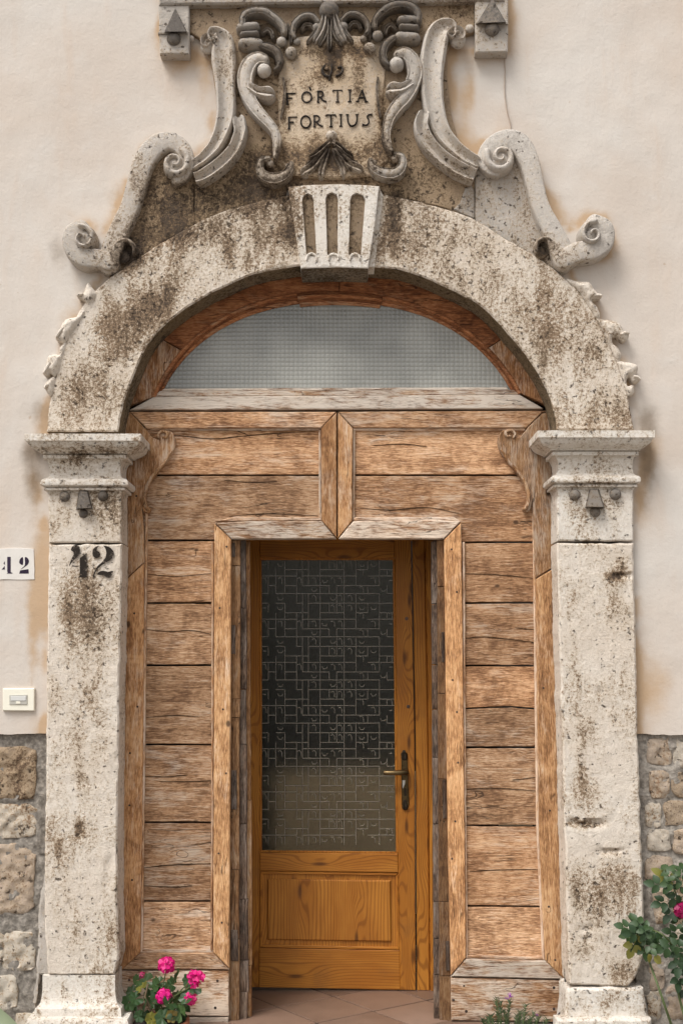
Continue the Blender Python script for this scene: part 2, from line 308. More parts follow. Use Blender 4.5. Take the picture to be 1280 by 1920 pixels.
def slab(name, pts, y0, y1, m, parent=None, res=.05, bev=.004, amp=0.0, jit=0.0, hf=None, color=(0, 1, 0), dirt=False, nfreq=9, er=None, sharp=38, side=None, dome=None):
    """a plate with its own thickness: front at y0, back at y1, rounded edge, uneven face"""
    if area(pts) < 0: pts = pts[::-1]
    SEED[0] += 1; sd_ = SEED[0] * 7.13
    p = resample(pts, er or res)
    if jit:
        q = inset(p, 1.0); p = [(a[0] + (b[0] - a[0]) * jit * fb(a[0] * 22, sd_, a[1] * 22, 3), a[1] + (b[1] - a[1]) * jit * fb(a[0] * 22, sd_, a[1] * 22, 3)) for a, b in zip(p, q)]
    n = len(p); ins = inset(p, bev); A = np.array(ins)
    lo, hi = A.min(0), A.max(0); gx = np.arange(lo[0] + res * .5, hi[0], res); gz = np.arange(lo[1] + res * .5, hi[1], res)
    G = np.array([(x + (k % 2) * res * .4, z) for k, z in enumerate(gz) for x in gx]).reshape(-1, 2)
    if len(G):
        k = inside(G[:, 0], G[:, 1], ins); G = G[k]
        if len(G): G = G[edge_dist(G[:, 0], G[:, 1], ins) > res * .35]
    allp = [Vector(q) for q in ins] + [Vector(q) for q in G.tolist()]
    cv, ce, cf, ov, _, _ = geometry.delaunay_2d_cdt(allp, [], [list(range(n))], 1, 1e-6)
    m_in = {}
    for i, l in enumerate(ov):
        for s in l: m_in[s] = i
    def yy(x, z, k=1.0):
        y = y0
        if hf: y -= hf(x, z)
        if amp: y += k * amp * fb(x * nfreq, sd_, z * nfreq, 4)
        return y
    V = [(q.x, yy(q.x, q.y), q.y) for q in cv]; f = [list(t) for t in cf]; f = [t if area([cv[i] for i in t]) > 0 else t[::-1] for t in f]
    if dome:
        A = np.array([(q.x, q.y) for q in cv]); ed = np.clip(edge_dist(A[:, 0], A[:, 1], ins) / dome[1], 0, 1); V = [(v[0], v[1] - dome[0] * (1 - (1 - t_) ** 2), v[2]) for v, t_ in zip(V, ed)]
    b0 = len(V); V += [(q[0], yy(*q, .6) + bev, q[1]) for q in p]; c0 = len(V); V += [(q[0], y1, q[1]) for q in p]
    for i in range(n):
        j = (i + 1) % n; a1, a2 = m_in.get(i), m_in.get(j)
        if a1 is not None and a2 is not None and a1 != a2: f.append([b0 + i, b0 + j, a2, a1])
        elif a1 is not None: f.append([b0 + i, b0 + j, a1])
        f.append([c0 + i, c0 + j, b0 + j, b0 + i])
    f.append([c0 + i for i in range(n)][::-1])
    o = finish(name, V, f, m, parent, color, sharp, dirt)
    if side:
        o.data.materials.append(side)
        for p_ in o.data.polygons:
            if abs(p_.normal.y) < .35: p_.material_index = 1
    return o
def pslab(name, px, y0, y1, m, parent=None, **k): return slab(name, [XZ(a, b, y0) for a, b in px], y0, y1, m, parent, **k)
def cat(pts, per=8, closed=False):
    P = [np.array(p, float) for p in pts]; n = len(P); out = []
    for i in range(n if closed else n - 1):
        p1, p2 = P[i], P[(i + 1) % n]; p0 = P[i - 1] if (i or closed) else 2 * p1 - p2; p3 = P[(i + 2) % n] if (i + 2 < n or closed) else 2 * p2 - p1
        for k in range(per):
            t = k / per; out.append(.5 * (2 * p1 + (p2 - p0) * t + (2 * p0 - 5 * p1 + 4 * p2 - p3) * t * t + (3 * p1 - p0 - 3 * p2 + p3) * t ** 3))
    if not closed: out.append(P[-1])
    return out
PROF = {'round': [(-1, 0), (-.96, .34), (-.86, .6), (-.66, .82), (-.36, .96), (0, 1), (.36, .96), (.66, .82), (.86, .6), (.96, .34), (1, 0)],
        'ridge': [(-1, 0), (-.98, .55), (-.9, .88), (-.74, 1), (-.58, .93), (-.42, .66), (0, .5), (.42, .62), (.58, .82), (.74, .9), (.9, .78), (.98, .5), (1, 0)],
        'flat': [(-1, 0), (-.98, .7), (-.9, .93), (-.75, 1), (0, 1), (.75, 1), (.9, .93), (.98, .7), (1, 0)],
        'carved': [(-1, 0), (-.995, .5), (-.96, .8), (-.86, .93), (-.74, .9), (-.66, .84), (-.4, .97), (0, 1), (.4, .97), (.66, .84), (.74, .9), (.86, .93), (.96, .8), (.995, .5), (1, 0)],
        'crease': [(-1, 0), (-.97, .5), (-.85, .82), (-.6, 1), (-.3, .92), (-.06, .6), (.06, .6), (.3, .92), (.6, 1), (.85, .82), (.97, .5), (1, 0)]}
def band(name, pw, y, h, m, parent=None, prof='round', yb=None, per=6, caps=(1, 1), color=(0, 1, 0), dirt=True, amp=.0018):
    """a carved band: (x, y, width) along its middle, rising h above the plane y, ends rounded"""
    S = cat(pw, per); S = [s for i, s in enumerate(S) if i == 0 or math.hypot(*(s[:2] - S[i - 1][:2])) > .25]
    sec = []; n = len(S)
    for i, s in enumerate(S):
        a, b = S[max(0, i - 1)], S[min(n - 1, i + 1)]; t = (b - a)[:2]; t /= (np.hypot(*t) or 1); sec.append((s[:2], t, max(.6, s[2] * (1 + 12 * amp * fb(s[0] * .16, 2.2, s[1] * .16, 3))) / 2, 1.0))
    def cap(s, sg):
        out = []
        for a in (25, 48, 68, 84):
            out.append((s[0] + sg * s[1] * s[2] * math.sin(R(a)), s[1], s[2] * math.cos(R(a)), math.cos(R(a)) ** .6))
        return out
    if caps[0]: sec = cap(sec[0], -1)[::-1] + sec
    if caps[1]: sec = sec + cap(sec[-1], 1)
    pr = PROF[prof]; k = len(pr); yb = y + .04 if yb is None else yb; V = []; f = []; SEED[0] += 1
    for c, t, hw, hh in sec:
        nx, ny = -t[1], t[0]
        for u, q in pr:
            x, z = XZ(c[0] + nx * u * hw, c[1] + ny * u * hw, y); V.append((x, y - h * q * hh + amp * 1.5 * fb(x * 42, SEED[0], z * 42, 4), z))
        for u in (1, -1):
            x, z = XZ(c[0] + nx * u * hw, c[1] + ny * u * hw, y); V.append((x, yb, z))
    w_ = k + 2
    for i in range(len(sec) - 1):
        for j in range(w_):
            a, b = i * w_ + j, i * w_ + (j + 1) % w_; f.append([a, b, b + w_, a + w_])
    f.append(list(range(w_))[::-1]); f.append(list(range((len(sec) - 1) * w_, len(sec) * w_)))
    o = finish(name, V, f, m, parent, color, 50, dirt)
    o.data.flip_normals() if False else None
    return o
def spiral(cx, cy, r0, r1, a0, turns, w0, w1, n=None):
    n = n or max(6, int(abs(turns) * 14)); out = []
    for i in range(n + 1):
        t = i / n; a = R(a0) + turns * 2 * math.pi * t; r = r0 + (r1 - r0) * t ** .85; out.append((cx + r * math.cos(a), cy + r * math.sin(a), w0 + (w1 - w0) * t))
    return out
def ball(name, px, py, r, y, m, parent=None, depth=.8, color=(0, 1, 0), dirt=True, sz=1.0):
    c = U(px, py, y); rr = r * (y + 5.5) / F; V = []; f = []; A, B = 20, 12; SEED[0] += 1
    for i in range(B + 1):
        th = math.pi * i / B
        for j in range(A):
            ph = 2 * math.pi * j / A; q = 1 + .05 * fb(math.cos(ph) * 2, SEED[0], th * 2, 2)
            V.append((c.x + rr * q * math.sin(th) * math.cos(ph), c.y - rr * depth * math.cos(th), c.z + rr * sz * q * math.sin(th) * math.sin(ph)))
    for i in range(B):
        for j in range(A): f.append([i * A + j, (i + 1) * A + j, (i + 1) * A + (j + 1) % A, i * A + (j + 1) % A])
    return finish(name, V, f, m, parent, color, 180, dirt)
def box(name, lo, hi, m, parent=None, color=(0, 1, 0)):
    (a, b, c), (d, e, g) = lo, hi; V = [(a, b, c), (d, b, c), (d, e, c), (a, e, c), (a, b, g), (d, b, g), (d, e, g), (a, e, g)]
    return finish(name, V, [[0, 3, 2, 1], [4, 5, 6, 7], [0, 1, 5, 4], [1, 2, 6, 5], [2, 3, 7, 6], [3, 0, 4, 7]], m, parent, color)
def tube(name, pts, rad, m, parent=None, k=7, color=(0, 1, 0)):
    V = []; f = []; P = [Vector(p) for p in pts]; n = len(P); rad = rad if isinstance(rad, (list, tuple)) else [rad] * n
    for i, p in enumerate(P):
        t = (P[min(n - 1, i + 1)] - P[max(0, i - 1)]).normalized(); a = t.cross(Vector((0.3, .9, .2))).normalized(); b = t.cross(a)
        for j in range(k):
            q = 2 * math.pi * j / k; V.append(p + a * math.cos(q) * rad[i] + b * math.sin(q) * rad[i])
    for i in range(n - 1):
        for j in range(k): f.append([i * k + j, i * k + (j + 1) % k, (i + 1) * k + (j + 1) % k, (i + 1) * k + j])
    f.append(list(range(k))[::-1]); f.append(list(range((n - 1) * k, n * k)))
    return finish(name, V, f, m, parent, color, 60)
def lathe(name, c, prof, m, parent=None, k=32):
    V = []; f = []
    for r, z in prof:
        for j in range(k):
            q = 2 * math.pi * j / k; V.append((c[0] + r * math.cos(q), c[1] + r * math.sin(q), c[2] + z))
    for i in range(len(prof) - 1):
        for j in range(k): f.append([i * k + j, i * k + (j + 1) % k, (i + 1) * k + (j + 1) % k, (i + 1) * k + j])
    return finish(name, V, f, m, parent, (0, 1, 0), 45)
def copy_part(o, parent, world, rot, s):
    c = o.copy(); COL.objects.link(c); c.parent = parent; WORLD[c.name] = Vector(world)
    c.location = Vector(world) - WORLD[parent.name]; c.rotation_euler = rot; c.scale = (s, s, s); return c

# ------------------------------------------------------------------ the setting: street, doorstep, hall
YG = .175          # face of the oak gate behind the stone
ZF = .05           # hall floor
def sheet(name, x0, x1, y0, y1, z, m):
    o = finish(name, [(x0, y0, z), (x1, y0, z), (x1, y1, z), (x0, y1, z)], [[0, 1, 2, 3]], m); o['kind'] = 'structure'; return o
sheet('ground', -60, 60, -60, 60, -.1, PAVE)
o = box('doorstep', (-.62, -.12, -.1), (.66, .12, .03), LIME, None, (.1, 0, .1)); o['kind'] = 'structure'
hf_ = box('hall_floor', (-1.5, .12, -.099), (1.5, 3.6, ZF - .006), GROUT); hf_['kind'] = 'structure'
ts = .31; e1 = Vector((math.cos(R(36)), math.sin(R(36)))); e2 = Vector((e1.y, -e1.x)); o0 = Vector((-.038, .60))
tile_me = None
for i in range(-5, 9):
    for j in range(-7, 7):
        c = o0 + e1 * ts * (i + .5) + e2 * ts * (j + .5)
        q = [c + e1 * a * ts / 2 + e2 * b * ts / 2 for a, b in ((-1, -1), (1, -1), (1, 1), (-1, 1))]
        if not (min(v.y for v in q) > .125 and max(v.y for v in q) < 1.9 and abs(c.x) < .8): 
            if not (c.y > .0 and c.y < 1.8 and abs(c.x) < .75): continue
        g = (ts - .008) / 2; ee = .003
        poly = [(a * g, b * g) for a, b in ((-1, -1), (-1, 1), (1, 1), (1, -1))]
        # tile cut at the doorstep edge
        wp = [c + e1 * a + e2 * b for a, b in poly]; cut = []
        for k in range(4):
            A_, B_ = wp[k], wp[(k + 1) % 4]; lim = .125
            if A_.y >= lim: cut.append(A_)
            if (A_.y >= lim) != (B_.y >= lim): cut.append(A_ + (B_ - A_) * ((lim - A_.y) / (B_.y - A_.y)))
        if len(cut) < 3: continue
        if area([(v.x, v.y) for v in cut]) < 0: cut = cut[::-1]
        cc = sum(cut, Vector((0, 0))) / len(cut); n = len(cut); dz = rnd.uniform(-.0006, .0006)
        V = [(v.x, v.y, ZF - .006) for v in cut] + [(v.x, v.y, ZF - .002 + dz) for v in cut] + [((v + (cc - v).normalized() * ee).x, (v + (cc - v).normalized() * ee).y, ZF + dz) for v in cut]
        f = [list(range(2 * n, 3 * n))] + [[a * n + k, a * n + (k + 1) % n, (a + 1) * n + (k + 1) % n, (a + 1) * n + k] for a in (0, 1) for k in range(n)]
        finish('tile', V, f, TILE, hf_)
hx0, hx1 = XZ(440, 1300, YG)[0] - .02, XZ(826, 1300, YG)[0] + .02
zt = XZ(640, 1004, .74)[1]
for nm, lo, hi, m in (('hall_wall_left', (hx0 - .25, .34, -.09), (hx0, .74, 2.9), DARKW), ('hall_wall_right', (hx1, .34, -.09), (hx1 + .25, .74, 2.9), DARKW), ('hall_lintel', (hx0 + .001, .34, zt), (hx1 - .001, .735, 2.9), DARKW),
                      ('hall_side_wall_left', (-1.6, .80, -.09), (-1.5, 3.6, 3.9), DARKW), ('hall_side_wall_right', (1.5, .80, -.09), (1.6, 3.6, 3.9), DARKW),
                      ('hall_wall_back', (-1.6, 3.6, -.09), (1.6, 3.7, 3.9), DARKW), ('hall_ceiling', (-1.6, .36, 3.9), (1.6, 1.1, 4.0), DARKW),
                      ('hall_glow_slab', (-.42, 2.55, ZF), (1.2, 2.62, .92), TANGLOW)):  # last one: made-up tan slab, gives the lower door glass its warm glow
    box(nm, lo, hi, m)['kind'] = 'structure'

# ------------------------------------------------------------------ the stone doorway
portal = tag(empty('stone_doorway', (0, 0, -.1)), 'carved limestone arched doorway with pilasters, scrolled crest and weathered brown stains', 'doorway')
DEP = .165
INTR = [(221,809),(232,756),(250,705),(279,644),(318,601),(379,558),(420,538),(475,514),(557,499),(625,494),(692,499),(760,508),(831,536),(899,573),(952,625),(998,684),(1024,730),(1039,776),(1042,806)]
EXTR = [(88,809),(92,763),(103,712),(117,662),(138,604),(165,560),(207,520),(260,482),(320,445),(391,407),(455,385),(537,366),(628,356),(720,364),(801,382),(882,407),(947,447),(1004,480),(1053,516),(1086,548),(1109,583),(1132,625),(1152,671),(1172,724),(1188,806)]
INTR += []
intr = [tuple(p) for p in cat(INTR, 6)]; extr = [tuple(p) for p in cat(EXTR, 6)]
def part_of(path, x0, x1): return [p for p in path if x0 <= p[0] <= x1]
arch = empty('arch', (0, 0, 2.6)); arch.parent = portal; arch.location = Vector((0, 0, 2.7))
for nm, xa, xb, li, le in (('voussoir', 0, 566, (566, 498), (550, 362)), ('voussoir', 690, 1300, (690, 498.5), (708, 362))):
    i_ = part_of(intr, xa, xb); e_ = part_of(extr, xa if xa else 0, xb if xb < 1000 else 1300)
    poly = (i_ + [li] + [le] + e_[::-1] if xa == 0 else [li] + i_ + e_[::-1] + [le])
    if xa == 0: e_ = part_of(extr, 0, 548); poly = part_of(intr, 0, 564) + [(568, 498), (548, 364)] + e_[::-1]
    else: poly = [(688, 498.5)] + part_of(intr, 692, 1300) + part_of(extr, 712, 1300)[::-1] + [(708, 363)]
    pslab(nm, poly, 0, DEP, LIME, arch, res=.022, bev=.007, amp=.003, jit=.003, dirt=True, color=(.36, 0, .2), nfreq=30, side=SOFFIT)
# keystone
FLpx = [[(566,374),(569,366),(577,362),(585,366),(588,374),(594,480),(574,480)], [(610,372),(613,364),(622,360),(631,364),(634,372),(633,478),(613,478)], [(656,374),(659,366),(668,361),(681,366),(685,374),(677,478),(653,478)]]
FL = [[XZ(a, b, -.045) for a, b in f_] for f_ in FLpx]
KSO = [(540,350),(580,346.5),(632,345),(680,346.5),(711,349),(703,420),(690,503),(632,501),(564,503),(553,430)]
def keystone():
    # face plate with three fluted openings, standing on a solid core
    y0 = -.045; p = resample([XZ(a, b, y0) for a, b in KSO], .02)
    if area(p) < 0: p = p[::-1]
    fl = [resample([XZ(a, b, y0) for a, b in f_], .012) for f_ in FLpx]; fl = [q if area(q) > 0 else q[::-1] for q in fl]
    bev = .004; ins = inset(p, bev); A = np.array(ins); lo, hi = A.min(0), A.max(0); G = np.array([(x, z) for z in np.arange(lo[1], hi[1], .016) for x in np.arange(lo[0], hi[0], .016)])
    k = inside(G[:, 0], G[:, 1], ins) & (edge_dist(G[:, 0], G[:, 1], ins) > .007)
    for q in fl: k &= edge_dist(G[:, 0], G[:, 1], q) > .006
    G = G[k]
    pts = [Vector(v) for v in ins]; edges = [(i, (i + 1) % len(ins)) for i in range(len(ins))]
    for q in fl:
        s = len(pts); pts += [Vector(v) for v in q]; edges += [(s + i, s + (i + 1) % len(q)) for i in range(len(q))]
    pts += [Vector(v) for v in G.tolist()]
    cv, ce, cf, ov, _, _ = geometry.delaunay_2d_cdt(pts, edges, [], 0, 1e-6)
    C = np.array([[(cv[t[0]].x + cv[t[1]].x + cv[t[2]].x) / 3, (cv[t[0]].y + cv[t[1]].y + cv[t[2]].y) / 3] for t in cf])
    ok = inside(C[:, 0], C[:, 1], ins); hole = np.zeros(len(C), bool)
    for q in fl: hole |= inside(C[:, 0], C[:, 1], q)
    V = [(v.x, y0 + .0015 * fb(v.x * 20, 3.3, v.y * 20), v.y) for v in cv]; f = []
    for t, a, h in zip(cf, ok, hole):
        if a and not h: f.append(list(t) if area([cv[i] for i in t]) > 0 else list(t)[::-1])
    mi = {s: i for i, l in enumerate(ov) for s in l}; n = len(ins)
    b0 = len(V); V += [(q[0], y0 + bev, q[1]) for q in p]; c0 = len(V); V += [(q[0], DEP + .004, q[1]) for q in p]
    for i in range(n):
        j = (i + 1) % n; f.append([b0 + i, b0 + j, mi[j], mi[i]]); f.append([c0 + i, c0 + j, b0 + j, b0 + i])
    f.append([c0 + i for i in range(n)][::-1])
    s = n
    fbk = []
    for q in fl:
        d0 = len(V); V += [(a, y0 + .016, b) for a, b in inset(q, .002)]; m_ = len(q)
        for i in range(m_):
            j = (i + 1) % m_; f.append([mi[s + j], d0 + j, d0 + i, mi[s + i]][::-1])
        s += m_; fbk.append([(V[d0 + i][0], V[d0 + i][2]) for i in range(m_)])
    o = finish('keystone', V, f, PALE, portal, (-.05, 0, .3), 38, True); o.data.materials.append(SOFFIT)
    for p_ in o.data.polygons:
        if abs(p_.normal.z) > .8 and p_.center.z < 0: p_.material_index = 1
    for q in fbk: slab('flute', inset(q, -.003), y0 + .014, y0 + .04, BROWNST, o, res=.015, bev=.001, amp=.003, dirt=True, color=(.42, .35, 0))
    return o
ks = keystone()
for x in (584, 625, 665): band('flute_bead', [(x - 9, 487, 4), (x - 8, 480, 4.5), (x, 476, 5), (x + 8, 480, 4.5), (x + 9, 487, 4)], -.046, .007, PALE, ks, color=(-.1, 0, .2))
# joint filler beside the keystone
pslab('joint_strip', [(711, 352), (718, 366), (702, 500), (691, 500)], -.012, .1, PALE, portal, res=.03, bev=.003, amp=.002, dirt=True, color=(.0, 0, .1))
# leaf crockets on the shoulders of the arch (outlines measured from the photo)
CRL = [[(172,538),(165,530),(158,545),(151,553),(146,556),(147,560),(152,561),(160,565),(164,573),(170,570),(182,552)],
       [(160,576),(152,586),(143,594),(128,597),(119,602),(115,612),(113,622),(105,633),(106,637),(117,641),(124,642),(140,618),(158,590)],
       [(124,642),(115,648),(112,656),(112,664),(103,664),(92,667),(88,675),(86,690),(82,701),(85,705),(92,703),(95,700),(104,706),(112,690),(122,655)],
       [(103,706),(92,711),(86,718),(85,728),(90,738),(97,742),(103,725)]]
CRR = [[(1061,523),(1080,527),(1103,529),(1113,542),(1120,550),(1127,556),(1123,560),(1112,561),(1110,565),(1119,576),(1124,590),(1122,600),(1110,585),(1088,550)],
       [(1112,588),(1125,598),(1141,600),(1158,604),(1165,614),(1170,622),(1178,626),(1177,634),(1169,640),(1160,634),(1153,630),(1147,634),(1148,644),(1158,652),(1164,666),(1162,674),(1156,678),(1136,632)],
       [(1156,676),(1168,678),(1188,682),(1195,688),(1194,698),(1190,703),(1199,712),(1196,716),(1186,716),(1179,706),(1174,714),(1176,724),(1186,722),(1188,735),(1181,742),(1174,735),(1160,690)]]
for L in CRL + CRR:
    c = np.mean(np.array(L), 0)
    oo = pslab('leaf_crocket', [tuple(p) for p in cat(L, 3, True)], -.002, .07, LIME, arch, res=.008, bev=.003, amp=.006, dirt=True, color=(.12, 0, .4), nfreq=40, er=.007, dome=(.02, .022), sharp=80)
    tip = min(L, key=lambda p: p[0]) if c[0] < 640 else max(L, key=lambda p: p[0])
    band('leaf_vein', [(c[0] * .6 + tip[0] * .4, c[1] * .7 + tip[1] * .3 - 3, 5), (c[0] * .3 + tip[0] * .7, c[1] * .3 + tip[1] * .7 - 3, 6), (tip[0] * .94 + c[0] * .06, tip[1] - 1, 4.5)], -.012, .014, LIME, arch, color=(.0, 0, .5))

# crest: backing slab in three stones
YS = .012
body = pslab('crest_slab', [(356,10),(889,8),(889,60),(850,72),(838,100),(838,150),(846,215),(858,262),(889,292),(889,412),(840,392),(760,372),(720,366),(712,352),(632,347),(538,352),(534,368),(455,388),(400,405),(365,422),(365,305),(398,265),(408,200),(398,130),(386,88),(372,70),(356,60)],
             YS, .12, BROWNST, portal, res=.02, bev=.004, amp=.004, jit=.002, dirt=True, color=(.36, .08, .15), nfreq=20)
lsp = pslab('spandrel_slab', [(364,302),(364,423),(320,447),(260,484),(207,522),(196,508),(186,480),(206,446),(232,402),(250,330),(275,285),(305,262),(340,262)], YS + .003, .12, BROWNST, portal, res=.02, bev=.004, amp=.004, jit=.002, dirt=True, color=(.30, .12, .1))
rsp = pslab('spandrel_slab', [(890,302),(890,414),(947,449),(1004,483),(1053,515),(1066,498),(1068,470),(1046,440),(1020,385),(1004,330),(990,285),(950,254),(910,262)], YS + .003, .12, GREYST, portal, res=.02, bev=.004, amp=.004, jit=.002, dirt=True, color=(.18, .05, .1))
# broken stone patch on the right
pslab('mortar_patch', [(872,352),(884,348),(889,360),(889,410),(868,402),(850,392),(862,380),(868,362)], YS - .006, .05, GREYST, body, res=.015, bev=.005, amp=.006, dirt=True, color=(.1, .35, 0))
# end blocks with guttae
for nm, q, tri, bl, dk in (('end_block', [(297,9),(355,9),(355,101),(300,101)], [(329,15),(351,60),(308,60)], (326,73,14), .35), ('end_block', [(890,-4),(952,-6),(952,97),(891,98)], [(922,-4),(948,42),(893,44)], (921.5,55,15), .35)):
    b = pslab(nm, q, -.02, .12, GREYST, portal, res=.02, bev=.005, amp=.003, jit=.002, dirt=True, color=(.05, .1, .25))
    c = np.mean(np.array(tri), 0); T = [U(x, y, -.021) for x, y in tri]; ap = U(c[0], c[1] + 12, -.065)
    fr = [U(tri[0][0], tri[0][1], -.03), U(tri[1][0] - 2, tri[1][1] - 1, -.06), U(tri[2][0] + 2, tri[2][1] - 1, -.06)]
    finish('gutta', [*T, *fr], [[5, 4, 3], [0, 1, 4, 3][::-1], [1, 2, 5, 4][::-1], [2, 0, 3, 5][::-1], [0, 1, 2]], GREYST, b, (.1, .85, 0), 20, True)
    ball('pearl', *bl, -.022, GREYST, b, color=(.1, .8, 0))
    box('fillet', tuple(Vector((U(q[0][0] + 1, 0, -.02).x, -.027, U(0, tri[1][1] + 1.5, -.027).z - .004))), tuple(Vector((U(q[1][0] - 1, 0, -.02).x, .0, U(0, tri[1][1] + 1.5, -.027).z + .004))), GREYST, b, (.1, .5, 0))

def scroll(nm, pw, h, parent, m=GREYST, prof='round', col=(0, 0, .35), y=None, **k):
    return band(nm, pw, YS if y is None else y, h, m, parent, prof, color=(col[0] + .16, col[1], col[2]), **k)
# long side bands
scroll('scroll', spiral(391, 88, 2, 15, 60, .95, 8, 18)[:-2] + [(400,70,24),(418,82,40),(420,112,46),(424,170,38),(424,225,36),(408,272,28),(385,300,22),(366,314,20)], .055, body, prof='ridge', col=(.05, 0, .55))
scroll('scroll', [(450,236,26),(452,256,25),(440,289,26),(415,316,27),(385,337,26),(368,343,24)], .075, body, prof='ridge', col=(-.05, 0, .6), caps=(1, 0))
scroll('scroll', spiral(857, 75, 2, 15, 120, -.95, 8, 20)[:-2] + [(842,56,26),(822,66,42),(812,100,48),(808,150,44),(812,205,40),(826,252,34),(850,282,28),(872,300,26),(888,309,24)], .06, body, prof='ridge', col=(-.05, 0, .75))
scroll('scroll', [(792,226,26),(788,244,28),(798,272,28),(822,300,28),(852,322,28),(872,332,28),(887,338,26)], .075, body, prof='ridge', col=(-.05, 0, .7), caps=(1, 0))
ball('volute_core', 390, 89, 14, YS - .012, GREYST, body, color=(.15, 0, .45)); ball('volute_core', 858, 77, 16, YS - .012, GREYST, body, color=(.1, 0, .6)); ball('curl_end', 358, 73, 7, YS, GREYST, body, color=(.1, .2, .2)); ball('curl_end', 880, 54, 9, YS, GREYST, body, color=(0, .1, .5))
# spandrel S-scrolls with volutes
sl = scroll('scroll', [(205,500,34),(213,470,40),(228,432,38),(246,392,36),(258,352,38),(270,312,40),(292,280,40),(322,270,34),(347,288,30),(353,315,24),(346,336,18),(330,345,14)], .045, lsp, prof='flat', col=(.05, .05, .55))
scroll('volute', spiral(331, 314, 27, 3, -60, 1.6, 17, 7), .075, lsp, col=(.02, 0, .6)); ball('volute_core', 330, 316, 24, YS - .01, GREYST, lsp, depth=.9, color=(.05, 0, .45))
scroll('scroll', [(210,497,34),(186,490,36),(160,488,38),(141,470,36),(140,444,34),(157,432,28)], .055, lsp, prof='flat', col=(.1, .05, .5)); ball('volute_core', 163, 452, 21, YS - .012, GREYST, lsp, depth=1.0, color=(.05, .1, .5)); scroll('volute', spiral(160, 455, 24, 4, -100, 1.2, 14, 7), .078, lsp, col=(.05, .05, .6))
sr = scroll('scroll', [(1054,492,40),(1048,470,42),(1032,435,38),(1012,395,34),(1000,350,34),(990,310,38),(972,276,42),(944,268,40),(916,284,34),(907,306,28),(916,324,20),(930,330,14)], .045, rsp, prof='flat', col=(-.1, 0, .8))
scroll('volute', spiral(936, 303, 28, 3, 200, -1.6, 18, 7), .075, rsp, col=(-.1, 0, .85)); ball('volute_core', 937, 305, 24, YS - .01, GREYST, rsp, depth=.9, color=(-.05, 0, .7))
scroll('scroll', [(1052,492,36),(1078,478,38),(1104,474,40),(1127,460,38),(1129,434,34),(1110,421,28)], .055, rsp, prof='flat', col=(-.05, 0, .7)); ball('volute_core', 1103, 444, 20, YS - .012, GREYST, rsp, depth=1.0, color=(-.05, .05, .6)); scroll('volute', spiral(1106, 447, 24, 4, -80, -1.2, 14, 7), .078, rsp, col=(-.05, .05, .65))
# broken roundels at the feet of the spandrels
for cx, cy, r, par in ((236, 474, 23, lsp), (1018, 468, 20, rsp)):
    scroll('roundel', spiral(cx, cy, r * .82, r * .82, 150, .62, r * .42, r * .42), .05, par, col=(.1, .1, .25)); ball('roundel_shade', cx - 5, cy + 8, r * .6, YS - .01, BROWNST, par, depth=.35, color=(.4, .4, 0))  # dark dome, shade of the broken cup put into its colour

